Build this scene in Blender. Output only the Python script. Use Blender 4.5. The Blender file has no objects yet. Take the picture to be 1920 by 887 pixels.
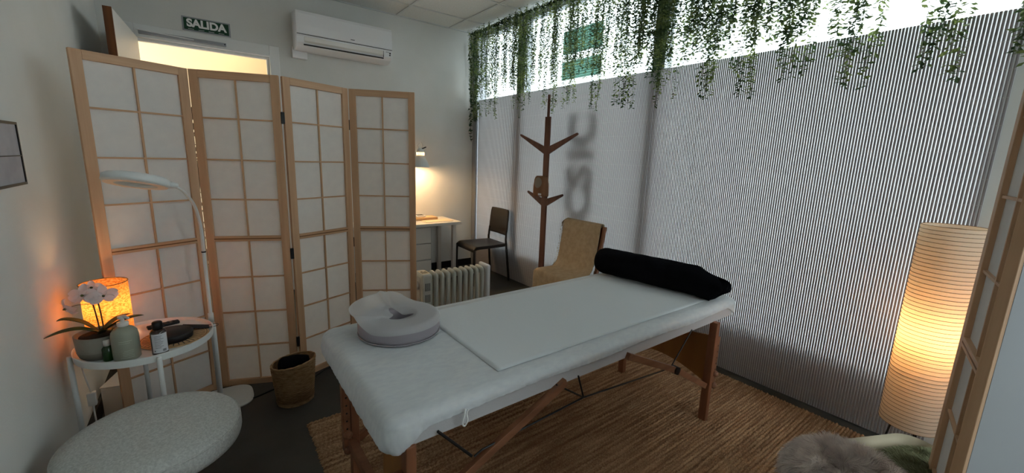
import bpy, math, random
from math import sin, cos, pi, radians, sqrt, hypot, atan2
from mathutils import Vector, Matrix, noise as mn
random.seed(7)
S = bpy.context.scene
COL = S.collection
# ------------------------------------------------------------------ camera
cam = bpy.data.cameras.new('camera'); camo = bpy.data.objects.new('camera', cam); COL.objects.link(camo)
cam.sensor_width = 36.0; cam.lens = 767.0 / 1920.0 * 36.0; cam.clip_start = 0.02; cam.clip_end = 200
PIT, ROLL, YAW = -.1882, -.0342, -.6462
Rm = Matrix.Rotation(YAW, 3, 'Z') @ Matrix.Rotation(PIT, 3, 'X') @ Matrix.Rotation(ROLL, 3, 'Y')
camo.matrix_world = Matrix.Translation((0, 0, 1.42)) @ (Rm @ Matrix.Rotation(pi / 2, 3, 'X')).to_4x4()
S.camera = camo
# ------------------------------------------------------------------ world, light, exposure
W = bpy.data.worlds.new('overcast_sky'); S.world = W; W.use_nodes = True
wn = W.node_tree.nodes; wl = W.node_tree.links
bg = wn['Background']; bg.inputs['Strength'].default_value = 2.7
tc = wn.new('ShaderNodeTexCoord'); no = wn.new('ShaderNodeTexNoise'); no.inputs['Scale'].default_value = 2.0
rp = wn.new('ShaderNodeValToRGB'); rp.color_ramp.elements[0].color = (.89, .93, 1.0, 1); rp.color_ramp.elements[1].color = (.94, .97, 1.0, 1)
wl.new(tc.outputs['Generated'], no.inputs['Vector']); wl.new(no.outputs['Fac'], rp.inputs['Fac']); wl.new(rp.outputs['Color'], bg.inputs['Color'])
S.view_settings.view_transform = 'Standard'; S.view_settings.look = 'None'
S.view_settings.exposure = 1.18; S.view_settings.gamma = 1.0; S.view_settings.use_curve_mapping = False

def plight(name, loc, power, color, rad):
    l = bpy.data.lights.new(name, 'POINT'); l.energy = power; l.color = color; l.shadow_soft_size = rad
    o = bpy.data.objects.new(name, l); o.location = loc; COL.objects.link(o); return o
plight('hallway_lamp', (.3, 5.6, 2.6), 3.2, (1, .74, .50), .12)

# ------------------------------------------------------------------ materials
def s2l(c): return tuple((v / 12.92 if v <= .04045 else ((v + .055) / 1.055) ** 2.4) for v in (x / 255. for x in c))
def mat(name, rgb, rough=.6, spec=.3, metal=0, rgb2=None, scale=8., stretch=(1, 1, 1), bump=0, bscale=None, detail=3, translucent=0, trans_rgb=None, sheen=0, coords='Object', contrast=(.35, .65), transparent=0, emit=0):
    m = bpy.data.materials.new(name); m.use_nodes = True
    n = m.node_tree.nodes; L = m.node_tree.links; p = n['Principled BSDF']; out = n['Material Output']
    p.inputs['Roughness'].default_value = rough; p.inputs['Metallic'].default_value = metal
    p.inputs['Specular IOR Level'].default_value = spec
    p.inputs['Base Color'].default_value = (*s2l(rgb), 1)
    if sheen: p.inputs['Sheen Weight'].default_value = sheen
    tcn = n.new('ShaderNodeTexCoord'); mp = n.new('ShaderNodeMapping'); mp.inputs['Scale'].default_value = stretch
    L.new(tcn.outputs[coords], mp.inputs['Vector'])
    col = None
    if rgb2 is not None:
        t = n.new('ShaderNodeTexNoise'); t.inputs['Scale'].default_value = scale; t.inputs['Detail'].default_value = detail
        L.new(mp.outputs['Vector'], t.inputs['Vector'])
        r = n.new('ShaderNodeValToRGB'); r.color_ramp.elements[0].position = contrast[0]; r.color_ramp.elements[1].position = contrast[1]
        r.color_ramp.elements[0].color = (*s2l(rgb), 1); r.color_ramp.elements[1].color = (*s2l(rgb2), 1)
        L.new(t.outputs['Fac'], r.inputs['Fac']); L.new(r.outputs['Color'], p.inputs['Base Color']); col = r.outputs['Color']
    if bump:
        t2 = n.new('ShaderNodeTexNoise'); t2.inputs['Scale'].default_value = bscale or scale; t2.inputs['Detail'].default_value = 4
        L.new(mp.outputs['Vector'], t2.inputs['Vector'])
        b = n.new('ShaderNodeBump'); b.inputs['Strength'].default_value = 1.0; b.inputs['Distance'].default_value = bump
        L.new(t2.outputs['Fac'], b.inputs['Height']); L.new(b.outputs['Normal'], p.inputs['Normal'])
    sh = p.outputs['BSDF']
    if translucent:
        tr = n.new('ShaderNodeBsdfTranslucent'); tr.inputs['Color'].default_value = (*s2l(trans_rgb or rgb), 1)
        if col is not None and trans_rgb is None: L.new(col, tr.inputs['Color'])
        mx = n.new('ShaderNodeMixShader'); mx.inputs['Fac'].default_value = translucent
        L.new(sh, mx.inputs[1]); L.new(tr.outputs['BSDF'], mx.inputs[2]); sh = mx.outputs[0]
    if transparent:
        tp = n.new('ShaderNodeBsdfTransparent'); mx = n.new('ShaderNodeMixShader'); mx.inputs['Fac'].default_value = transparent
        L.new(sh, mx.inputs[1]); L.new(tp.outputs['BSDF'], mx.inputs[2]); sh = mx.outputs[0]
    if emit:
        p.inputs['Emission Color'].default_value = (*s2l(rgb), 1); p.inputs['Emission Strength'].default_value = emit
    L.new(sh, out.inputs['Surface'])
    return m
M = {}
M['wall'] = mat('white_wall_paint', (214, 213, 208), .85, .2, rgb2=(219, 218, 214), scale=3, bump=.0006, bscale=90)
M['ceil'] = mat('ceiling_tile', (222, 222, 218), .9, .15, rgb2=(214, 214, 209), scale=60, bump=.0005, bscale=220)
M['bar'] = mat('white_metal_grid', (205, 206, 204), .5)
M['floor'] = mat('dark_grey_floor', (66, 63, 59), .62, .3, rgb2=(78, 74, 69), scale=3.0, detail=8, bump=.0008, bscale=14)
M['black_trim'] = mat('black_baseboard', (24, 22, 22), .5)
M['whitepaint'] = mat('white_lacquer', (226, 226, 224), .4, .4)
M['doorw'] = mat('white_door', (224, 224, 222), .45, .4)
M['brownedge'] = mat('brown_door_edge', (120, 72, 38), .5, .3, rgb2=(96, 56, 30), scale=30, stretch=(1, 1, .05))
M['hall'] = mat('cream_hall_paint', (232, 214, 176), .9)
M['pine'] = mat('pale_pine', (212, 172, 136), .5, .35, rgb2=(184, 142, 106), scale=22, stretch=(1.4, 1.4, .07), detail=5, contrast=(.3, .75), bump=.0003)
M['pineh'] = mat('pale_pine_rail', (212, 172, 136), .5, .35, rgb2=(184, 142, 106), scale=22, stretch=(.09, .09, 1.6), detail=5, contrast=(.3, .75), bump=.0003)
M['paper'] = mat('white_rice_paper', (244, 242, 241), .8, .1, rgb2=(250, 248, 246), scale=20, translucent=.38, trans_rgb=(235, 230, 224), bump=.0003, bscale=160)
M['paperb'] = mat('shaded_backing_paper', (190, 192, 194), .8, .1, translucent=.4, trans_rgb=(225, 226, 230))  # white paper with its bluish shade put into a darker base colour
M['blackm'] = mat('black_metal', (14, 14, 15), .45, .4)
M['beech'] = mat('reddish_beech', (146, 94, 66), .45, .4, rgb2=(120, 76, 52), scale=25, stretch=(1, 1, .1), detail=4)
M['beechh'] = mat('reddish_beech_bar', (146, 98, 70), .45, .4, rgb2=(120, 78, 55), scale=25, stretch=(.15, 1, 1), detail=4)
M['ply'] = mat('yellow_plywood', (158, 108, 58), .45, .35, rgb2=(138, 92, 50), scale=8, stretch=(1, 1, .15))
M['cork'] = mat('brown_side_of_board', (120, 80, 44), .6)
M['pad'] = mat('pale_grey_vinyl', (196, 194, 196), .5, .35, bump=.0004, bscale=300)
M['sheet'] = mat('white_nonwoven_sheet', (226, 229, 231), .75, .2, translucent=.12, bump=.012, bscale=5, rgb2=(218, 221, 225), scale=30, stretch=(1, 2.2, 1))
M['sheet2'] = mat('white_paper_sheet', (218, 222, 225), .75, .2, bump=.0006, bscale=60)
M['gauze'] = mat('thin_white_gauze', (232, 232, 232), .8, .1, transparent=.45, translucent=.3, bump=.0008, bscale=120)
M['mauve'] = mat('mauve_grey_vinyl', (150, 143, 149), .55, .35, bump=.0003, bscale=60)
M['blackcloth'] = mat('black_velour', (9, 9, 12), .95, .05, sheen=0, rgb2=(14, 14, 18), scale=14, bump=.003, bscale=12)
M['loop'] = mat('white_elastic', (235, 235, 233), .8)
M['greyfelt'] = mat('light_grey_wool_felt', (208, 209, 205), .9, .1, rgb2=(184, 185, 182), scale=130, detail=6, bump=.002, bscale=220)
M['shell'] = mat('white_plastic', (222, 222, 218), .4, .4)
M['tray'] = mat('white_powder_coat', (222, 224, 222), .45, .4)
M['linen'] = mat('orange_linen', (246, 184, 110), .9, .05, translucent=.62, rgb2=(216, 128, 58), scale=110, stretch=(1, 1, 1.8), trans_rgb=None, detail=6, contrast=(.42, .6))
M['ricelamp'] = mat('pleated_lamp_paper', (250, 234, 216), .85, .05, translucent=.5, trans_rgb=(252, 228, 194), bump=.0006, bscale=60)
M['ring'] = mat('thin_bamboo_ring', (150, 118, 78), .7, .1, translucent=.3)
M['bulb'] = mat('warm_bulb', (255, 190, 110), .4, emit=6)
M['pot'] = mat('grey_ceramic', (138, 134, 122), .55, .3, rgb2=(126, 122, 112), scale=12)
M['pot2'] = mat('darker_pot_band', (116, 110, 98), .6, .3)
M['soil'] = mat('dark_moss', (44, 36, 26), .95, bump=.004, bscale=60)
M['petal'] = mat('white_petal', (236, 226, 226), .6, .2, translucent=.35)
M['stem'] = mat('brown_stem', (92, 74, 44), .6)
M['orleaf'] = mat('dark_green_orchid_leaf', (58, 68, 34), .4, .4, rgb2=(84, 92, 44), scale=15)
M['soap'] = mat('sage_plastic', (150, 152, 136), .45, .35)
M['soapw'] = mat('pump_white', (216, 212, 206), .35, .4)
M['print'] = mat('pale_print', (196, 196, 180), .6)
M['gglass'] = mat('green_glass', (24, 62, 20), .12, .6, translucent=.25, trans_rgb=(60, 140, 30))
M['bglass'] = mat('brown_glass', (46, 24, 16), .15, .6)
M['label'] = mat('white_label', (206, 206, 210), .6)
M['ink'] = mat('black_ink', (40, 38, 42), .7)
M['board'] = mat('pale_wood_disc', (214, 176, 132), .6, rgb2=(196, 156, 112), scale=25)
M['maskf'] = mat('black_satin', (18, 16, 20), .5, .4)
M['seagrass'] = mat('seagrass', (172, 140, 104), .8, .15, rgb2=(122, 92, 62), scale=40, stretch=(1, 1, 5), detail=4, contrast=(.3, .7), bump=.002, bscale=60)
M['green'] = mat('exit_sign_green', (22, 62, 42), .5)
M['acw'] = mat('ac_white', (232, 231, 232), .35, .45)
M['acv'] = mat('ac_flap', (226, 220, 212), .2, .6)
M['dark'] = mat('dark_gap', (18, 16, 20), .6)
M['alu'] = mat('grey_aluminium', (150, 152, 156), .4, .5, metal=.4)
M['slat'] = mat('grey_pvc_slat', (150, 143, 144), .6, .25, translucent=.09, trans_rgb=(230, 220, 220))
M['backing'] = mat('white_diffusing_fabric', (232, 234, 238), .9, .05, translucent=.55, trans_rgb=(240, 239, 238))
M['thread'] = mat('pale_thread', (206, 200, 196), .8)
M['leafA'] = mat('eucalyptus_leaf', (66, 86, 56), .55, .3, rgb2=(146, 160, 94), scale=9, contrast=(.42, .66), translucent=.42)
M['ivy'] = mat('ivy_leaf', (24, 44, 28), .5, .3, rgb2=(44, 72, 44), scale=12, translucent=.12)
M['vstem'] = mat('vine_stem', (66, 76, 50), .7)
M['walnut'] = mat('reddish_walnut', (104, 62, 46), .5, .35, rgb2=(86, 50, 38), scale=20, stretch=(1, 1, .1))
M['capcloth'] = mat('brown_cap_cloth', (128, 90, 66), .9)
M['capmesh'] = mat('grey_brown_cap_top', (136, 122, 108), .9)
M['chairb'] = mat('black_plastic_chair', (30, 25, 23), .45, .4)
M['throw'] = mat('tan_cotton_throw', (186, 164, 136), .9, .1, rgb2=(174, 152, 124), scale=30, bump=.003, bscale=14)
M['heater'] = mat('cream_enamel', (196, 194, 184), .45, .4)
M['heater2'] = mat('pale_grey_plastic', (176, 174, 170), .4, .4)
M['silver'] = mat('silver_knob', (186, 182, 178), .3, .5, metal=.5)
M['desk'] = mat('white_desk', (216, 210, 202), .5, .35)
M['oakb'] = mat('light_oak_board', (206, 168, 122), .5)
M['kraft'] = mat('light_paper', (226, 206, 176), .8)
M['rug'] = None
M['fur'] = mat('grey_mauve_fur', (212, 196, 188), .8, .15, rgb2=(240, 226, 216), scale=25)
M['furg'] = mat('sage_green_fur', (146, 148, 116), .85, .1, rgb2=(172, 174, 140), scale=22)
M['cream'] = mat('cream_plastic', (206, 192, 164), .5)
M['artp'] = mat('grey_art_paper', (176, 174, 178), .8, rgb2=(160, 158, 164), scale=9, detail=6)
M['glassm'] = None
M['lens'] = mat('magnifier_glass', (190, 190, 170), .05, .8, transparent=.7)
M['ledw'] = mat('frosted_white_ring', (238, 222, 206), .5)
M['facade'] = mat('white_facade', (236, 238, 240), .9)
M['teal'] = mat('teal_shutter', (48, 86, 74), .7)
M['paving'] = mat('pale_paving', (196, 198, 200), .9)
M['sill'] = mat('grey_sill_wall', (130, 126, 122), .8)
M['letter'] = mat('dark_vinyl_letter', (20, 32, 36), .6)
m = bpy.data.materials.new('window_glass'); m.use_nodes = True; n = m.node_tree.nodes; L = m.node_tree.links
for k in list(n):
    if k.type == 'BSDF_PRINCIPLED': n.remove(k)
g = n.new('ShaderNodeBsdfGlossy'); g.inputs['Roughness'].default_value = .02; t = n.new('ShaderNodeBsdfTransparent'); t.inputs['Color'].default_value = (.93, .98, .97, 1)
x = n.new('ShaderNodeMixShader'); x.inputs[0].default_value = .94; L.new(g.outputs[0], x.inputs[1]); L.new(t.outputs[0], x.inputs[2]); L.new(x.outputs[0], n['Material Output'].inputs['Surface'])
M['glassm'] = m
def rugmat():
    m = bpy.data.materials.new('woven_jute'); m.use_nodes = True; n = m.node_tree.nodes; L = m.node_tree.links; p = n['Principled BSDF']
    p.inputs['Roughness'].default_value = .9; p.inputs['Specular IOR Level'].default_value = .1
    tc = n.new('ShaderNodeTexCoord'); mp = n.new('ShaderNodeMapping'); mp.inputs['Scale'].default_value = (3, 60, 1)
    t = n.new('ShaderNodeTexNoise'); t.inputs['Scale'].default_value = 1.0; t.inputs['Detail'].default_value = 3
    L.new(tc.outputs['Object'], mp.inputs['Vector']); L.new(mp.outputs['Vector'], t.inputs['Vector'])
    t2 = n.new('ShaderNodeTexNoise'); t2.inputs['Scale'].default_value = 160; L.new(tc.outputs['Object'], t2.inputs['Vector'])
    a = n.new('ShaderNodeMath'); a.operation = 'ADD'; mu = n.new('ShaderNodeMath'); mu.operation = 'MULTIPLY'; mu.inputs[1].default_value = .6
    L.new(t2.outputs['Fac'], mu.inputs[0]); L.new(t.outputs['Fac'], a.inputs[0]); L.new(mu.outputs[0], a.inputs[1])
    r = n.new('ShaderNodeValToRGB'); e = r.color_ramp.elements; e[0].position = .34; e[0].color = (*s2l((94, 68, 50)), 1); e[1].position = 1.0; e[1].color = (*s2l((190, 154, 118)), 1)
    k = r.color_ramp.elements.new(.72); k.color = (*s2l((144, 108, 80)), 1)
    L.new(a.outputs[0], r.inputs['Fac']); L.new(r.outputs['Color'], p.inputs['Base Color'])
    return m
M['rug'] = rugmat()

# ------------------------------------------------------------------ mesh builder
class B:
    def __init__(s): s.v = []; s.f = []
    def add(s, v, f):
        o = len(s.v); s.v += [tuple(q) for q in v]; s.f += [tuple(i + o for i in q) for q in f]; return s
    def box(s, x0, y0, z0, x1, y1, z1, T=None):
        v = [(x0, y0, z0), (x1, y0, z0), (x1, y1, z0), (x0, y1, z0), (x0, y0, z1), (x1, y0, z1), (x1, y1, z1), (x0, y1, z1)]
        if T is not None: v = [tuple(T @ Vector(q)) for q in v]
        return s.add(v, [(0, 3, 2, 1), (4, 5, 6, 7), (0, 1, 5, 4), (1, 2, 6, 5), (2, 3, 7, 6), (3, 0, 4, 7)])
    def bar(s, a, b, w, h, up=(0, 0, 1)):
        a = Vector(a); b = Vector(b); d = (b - a).normalized(); u = Vector(up)
        if abs(d.dot(u)) > .95: u = Vector((1, 0, 0))
        r = d.cross(u).normalized() * (w / 2); u2 = r.cross(d).normalized() * (h / 2)
        v = [a - r - u2, a + r - u2, a + r + u2, a - r + u2, b - r - u2, b + r - u2, b + r + u2, b - r + u2]
        return s.add(v, [(0, 1, 2, 3), (7, 6, 5, 4), (0, 4, 5, 1), (1, 5, 6, 2), (2, 6, 7, 3), (3, 7, 4, 0)])
    def tube(s, pts, r, n=10, caps=True):
        P = [Vector(p) for p in pts]; R = r if isinstance(r, (list, tuple)) else [r] * len(P)
        rings = []; pu = None
        for i, p in enumerate(P):
            d = (P[min(i + 1, len(P) - 1)] - P[max(i - 1, 0)]).normalized()
            if pu is None:
                u = Vector((0, 0, 1)) if abs(d.z) < .9 else Vector((1, 0, 0))
            else: u = pu
            a = d.cross(u).normalized(); b = a.cross(d).normalized(); pu = b
            rings.append([p + (a * cos(2 * pi * k / n) + b * sin(2 * pi * k / n)) * R[i] for k in range(n)])
        v = [q for g in rings for q in g]; f = []
        for i in range(len(P) - 1):
            for k in range(n):
                k2 = (k + 1) % n; f.append((i * n + k, i * n + k2, (i + 1) * n + k2, (i + 1) * n + k))
        if caps: f.append(tuple(range(n))[::-1]); f.append(tuple((len(P) - 1) * n + k for k in range(n)))
        return s.add(v, f)
    def lathe(s, prof, n=32, c=(0, 0, 0), sx=1, sy=1, T=None, close=False):
        v = []; f = []; m_ = len(prof)
        for k in range(n):
            a = 2 * pi * k / n
            for (r, z) in prof:
                q = Vector((c[0] + r * cos(a) * sx, c[1] + r * sin(a) * sy, c[2] + z))
                if T is not None: q = T @ q
                v.append(q)
        for k in range(n):
            k2 = (k + 1) % n
            for i in range(m_ - 1 if not close else m_):
                j = (i + 1) % m_
                f.append((k * m_ + i, k2 * m_ + i, k2 * m_ + j, k * m_ + j))
        return s.add(v, f)
    def prism(s, poly, T):   # poly in local xy, extruded z 0..1 through T(u,v,w)
        n = len(poly); v = [T(p[0], p[1], 0) for p in poly] + [T(p[0], p[1], 1) for p in poly]
        f = [tuple(range(n))[::-1], tuple(range(n, 2 * n))] + [(i, (i + 1) % n, n + (i + 1) % n, n + i) for i in range(n)]
        return s.add(v, f)
    def grid(s, fn, nu, nv, closeu=False):
        v = [fn(i / nu, j / nv) for i in range(nu + (0 if closeu else 1)) for j in range(nv + 1)]; f = []
        cu = nu if closeu else nu + 1
        for i in range(nu):
            i2 = (i + 1) % cu
            for j in range(nv): f.append((i * (nv + 1) + j, i2 * (nv + 1) + j, i2 * (nv + 1) + j + 1, i * (nv + 1) + j + 1))
        return s.add(v, f)
    def build(s, name, m, parent=None, smooth=False, bevel=0, seg=2, solid=0, sub=0, loc=None, fix=True):
        me = bpy.data.meshes.new(name); me.from_pydata(s.v, [], s.f); me.update()
        if fix:
            import bmesh
            bm = bmesh.new(); bm.from_mesh(me); bmesh.ops.recalc_face_normals(bm, faces=bm.faces); bm.to_mesh(me); bm.free()
        me.materials.append(M[m])
        if smooth: me.polygons.foreach_set('use_smooth', [True] * len(me.polygons))
        o = bpy.data.objects.new(name, me); COL.objects.link(o)
        if parent: o.parent = parent
        if loc: o.location = loc
        if solid: q = o.modifiers.new('s', 'SOLIDIFY'); q.thickness = solid; q.offset = 0
        if bevel: q = o.modifiers.new('b', 'BEVEL'); q.width = bevel; q.segments = seg; q.limit_method = 'ANGLE'
        if sub: q = o.modifiers.new('u', 'SUBSURF'); q.levels = sub; q.render_levels = sub
        return o
def thing(name, label, cat, loc=(0, 0, 0), rz=0, group=None):
    o = bpy.data.objects.new(name, None); o.empty_display_size = .1; COL.objects.link(o); o.location = loc; o.rotation_euler = (0, 0, rz)
    return tag(o, label, cat, group)
def tag(o, label, cat, group=None):
    o['label'] = label; o['category'] = cat
    if group: o['group'] = group
    return o
def struct(o): o['kind'] = 'structure'; return o
def stuff(o): o['kind'] = 'stuff'; return o
def lab(o, s): o['label'] = s; return o
def inst(o, parent, loc=None, mtx=None):
    c = o.copy(); COL.objects.link(c); c.parent = parent
    if loc is not None: c.location = loc
    return c
def bez(pts, n=8):   # catmull rom
    P = [Vector(p) for p in pts]; P = [2 * P[0] - P[1]] + P + [2 * P[-1] - P[-2]]; out = []
    for i in range(1, len(P) - 2):
        for k in range(n):
            t = k / n; a, b, c, d = P[i - 1:i + 3]
            out.append(.5 * ((2 * b) + (c - a) * t + (2 * a - 5 * b + 4 * c - d) * t * t + (3 * b - a - 3 * c + d) * t ** 3))
    out.append(P[-2]); return out
def text(name, body, size, m, parent, mw, extrude=.001, offset=0):
    cu = bpy.data.curves.new(name, 'FONT'); cu.body = body; cu.size = size; cu.extrude = extrude; cu.offset = offset; cu.align_x = 'CENTER'; cu.align_y = 'CENTER'
    tmp = bpy.data.objects.new('tmp', cu); COL.objects.link(tmp); dg = bpy.context.evaluated_depsgraph_get(); dg.update()
    me = bpy.data.meshes.new_from_object(tmp.evaluated_get(dg)); bpy.data.objects.remove(tmp); me.materials.clear(); me.materials.append(M[m])
    me.transform(mw)
    o = bpy.data.objects.new(name, me); COL.objects.link(o); o.parent = parent; return o

LX, RX, BY, FY, CZ = -.555, 2.90, 4.63, -1.7, 2.90
# ------------------------------------------------------------------ setting
fl = struct(B().box(LX - .1, FY - .1, -.1, 3.05, 6.2, 0).build('floor', 'floor'))
DX0, DX1, DZ = -.348, .585, 2.275
w = B(); w.box(LX - .1, BY, 0, DX0 - .07, BY + .12, CZ + .1).box(DX0 - .07, BY, DZ + .09, DX1 + .07, BY + .12, CZ + .1).box(DX1 + .07, BY, 0, 3.05, BY + .12, CZ + .1)
struct(w.build('wall_back', 'wall'))
struct(B().box(LX - .12, FY, 0, LX, BY, CZ + .1).build('wall_left', 'wall'))
X0_, X1_, Z0_, Z1_ = 1.35, 2.55, .90, 2.45
struct(B().box(LX - .12, FY - .12, 0, 3.05, FY, Z0_).box(LX - .12, FY - .12, Z1_, 3.05, FY, CZ + .1).box(LX - .12, FY - .12, Z0_, X0_, FY, Z1_).box(X1_, FY - .12, Z0_, 3.05, FY, Z1_).build('wall_front', 'wall'))
wf = struct(B().box(X0_, FY - .10, Z0_, X1_, FY - .02, Z0_ + .04).box(X0_, FY - .10, Z1_ - .04, X1_, FY - .02, Z1_).box(X0_, FY - .10, Z0_ + .04, X0_ + .04, FY - .02, Z1_ - .04).box(X1_ - .04, FY - .10, Z0_ + .04, X1_, FY - .02, Z1_ - .04).build('added_light_window', 'alu'))  # unseen window added behind the camera to light the near side of the room
B().box(X0_ + .04, FY - .064, Z0_ + .04, X1_ - .04, FY - .056, Z1_ - .04).build('window_pane', 'glassm', wf)  # glass of the added window
w = B().box(2.865, FY, 0, 3.05, BY, .31)
struct(w.build('wall_right', 'sill'))
hall = B().box(LX - 1.5, 6.1, 0, 2.2, 6.2, 3.0).box(LX - 1.6, BY + .12, 0, LX - 1.5, 6.2, 3.0).box(2.2, BY + .12, 0, 2.3, 6.2, 3.0).box(LX - 1.6, BY + .12, 3.0, 2.3, 6.2, 3.1)
struct(hall.build('wall_hallway', 'hall'))
# ceiling: tiles and grid
ce = struct(B().box(LX - .1, FY - .1, CZ + .03, 3.05, BY + .1, CZ + .1).build('ceiling', 'ceil'))
xs = [LX] + [x for x in (2.46 - .64 * k for k in range(4, -1, -1))] + [3.0]
ys = [FY] + [y for y in (4.235 - .64 * k for k in range(10, -1, -1)) if y > FY + .05] + [BY]
gb = B()
for xx in xs[1:-1]: gb.box(xx - .012, FY, CZ - .003, xx + .012, BY, CZ + .02)
for yy in ys[1:-1]: gb.box(LX, yy - .012, CZ - .0025, 3.0, yy + .012, CZ + .02)
gb.box(LX, BY - .02, CZ - .004, 3.0, BY, CZ + .02)
gb.build('grid_bar', 'bar', ce)
tm = {}
for i in range(len(xs) - 1):
    for j in range(len(ys) - 1):
        dx = xs[i + 1] - xs[i] - .026; dy = ys[j + 1] - ys[j] - .026; key = (round(dx, 3), round(dy, 3))
        if key not in tm:
            tm[key] = B().box(-dx / 2, -dy / 2, 0, dx / 2, dy / 2, .02).build('ceiling_tile', 'ceil', ce, loc=((xs[i] + xs[i + 1]) / 2, (ys[j] + ys[j + 1]) / 2, CZ + .004))
        else: inst(tm[key], ce, ((xs[i] + xs[i + 1]) / 2, (ys[j] + ys[j + 1]) / 2, CZ + .004))
# baseboards
struct(B().box(DX1 + .07, BY - .014, 0, 2.9, BY, .085).build('baseboard_back', 'black_trim', bevel=.002))
struct(B().box(LX, FY, 0, LX + .014, BY, .085).build('baseboard_left', 'black_trim', bevel=.002))
# door frame, door, closer
fr = struct(B().box(DX0 - .075, BY - .02, 0, DX0, BY + .13, DZ + .1).box(DX1, BY - .02, 0, DX1 + .08, BY + .13, DZ + .1).box(DX0, BY - .02, DZ, DX1, BY + .13, DZ + .1).build('trim_1', 'whitepaint', bevel=.004))
B().box(DX0, BY + .02, DZ - .022, DX1, BY + .06, DZ).box(DX1 - .022, BY + .02, 0, DX1, BY + .06, DZ - .022).build('door_stop', 'whitepaint', fr, bevel=.002)
dr = bpy.data.objects.new('door_1', None); COL.objects.link(dr); dr.location = (DX0, BY - .03, 0); dr.rotation_euler = (0, 0, radians(-93)); struct(dr)
B().box(0, -.02, .01, .86, .02, DZ - .01).build('door_leaf', 'doorw', dr, bevel=.001)
B().box(.86, -.021, .01, .872, .021, DZ - .01).build('edge_band', 'brownedge', dr)
h_ = B().tube([(.80, -.02, 1.0), (.80, -.07, 1.0), (.70, -.07, 1.0)], .009).build('door_handle', 'alu', dr, smooth=True)
cl = thing('door_closer', 'slim grey door closer rail fixed along the door head', 'door closer', (0, BY - .02, 2.31))
B().box(-.32, -.03, -.012, .255, 0, .014).build('rail', 'alu', cl, bevel=.002)
B().tube([(.245, -.031, .001), (.245, -.036, .001)], .005).build('screw', 'dark', cl)
B().bar((-.33, -.05, .012), (.03, -.026, .0), .016, .006).build('arm', 'whitepaint', cl)
# left side picture
pf = thing('framed_picture', 'black-framed grey picture in two sections on the left wall', 'picture', (LX, 2.12, 1.262))
f = B(); f.box(0, -.25, 0, .012, .252, .009).box(0, -.25, .220, .012, .252, .229).box(0, .244, .009, .012, .252, .22).box(0, -.25, .009, .012, -.242, .22).build('frame', 'blackm', pf)
B().box(.004, -.242, .009, .008, .244, .22).build('picture_print', 'artp', pf)
B().box(.008, -.242, .105, .011, .244, .109).build('dividing_line', 'blackm', pf)
# window: head, mullions, glass
GX = 2.905
win = struct(B().box(GX - .03, FY, 2.86, GX + .05, BY, CZ + .02).box(GX - .03, FY, .31, GX + .05, BY, .35).build('window_1', 'alu', bevel=.003))
for y0, y1 in ((1.955, 2.065), (3.665, 3.80), (.02, .13), (4.55, 4.63)):
    B().box(GX - .045, y0, .35, GX + .05, y1, 2.86).build('window_mullion', 'alu', win, bevel=.003)
for y0, y1 in ((2.065, 3.665), (3.80, 4.55), (.13, 1.955), (FY, .02)):
    B().box(GX, y0, .35, GX + .008, y1, 2.86).build('window_pane', 'glassm', win)
struct(B().box(2.80, 4.545, 0, 2.93, BY, 2.86).build('trim_2', 'alu', bevel=.003))
# lettering on the outside of the glass
lt = thing('window_lettering', 'large dark sign letters on the glass, showing blurred through the blind behind the coat rack', 'sign', (GX - .022, 2.72, 0))
zz = 1.86
for ch, dz in (('C', .30), ('I', .15), ('S', .26), ('C', .26), ('I', .16)):
    # text plane: local x -> +z, local y -> -(-y)  (rotated 90 degrees)
    mw = Matrix(((0, 0, 1, 0), (0, -1, 0, 0), (1, 0, 0, zz - dz / 2), (0, 0, 0, 1))) @ Matrix.Scale(1, 4)
    mw = Matrix(((0, 0, 1, 0), (0, 1, 0, 0), (1, 0, 0, zz - dz / 2), (0, 0, 0, 1)))
    text('letter', ch, .44, 'letter', lt, mw, .003, .022); zz -= dz
# outside
st_ = struct(B().box(3.05, -30, -.15, 40, 40, -.05).box(-20, -30, -.15, 3.05, FY - .12, -.05).build('ground_outside', 'paving'))
bd = thing('building_outside', 'overexposed white building with teal louvred shutters seen through the hanging leaves', 'building', (9.0, 8.6, -.05))
B().box(0, -1.9, 0, 4, 8, 6.6).build('wall', 'facade', bd)
for z0, z1 in ((3.80, 4.3), (4.52, 5.15)):
    fr_ = B().box(-.04, -.45, z0 + .05, 0, 1.05, z1 + .05).build('shutter', 'teal', bd)
    sl = B()
    k = z0 + .08
    while k < z1 + .02: sl.box(-.07, -.42, k, -.03, 1.02, k + .03); k += .07
    stuff(sl.build('louvre', 'teal', fr_))

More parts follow.
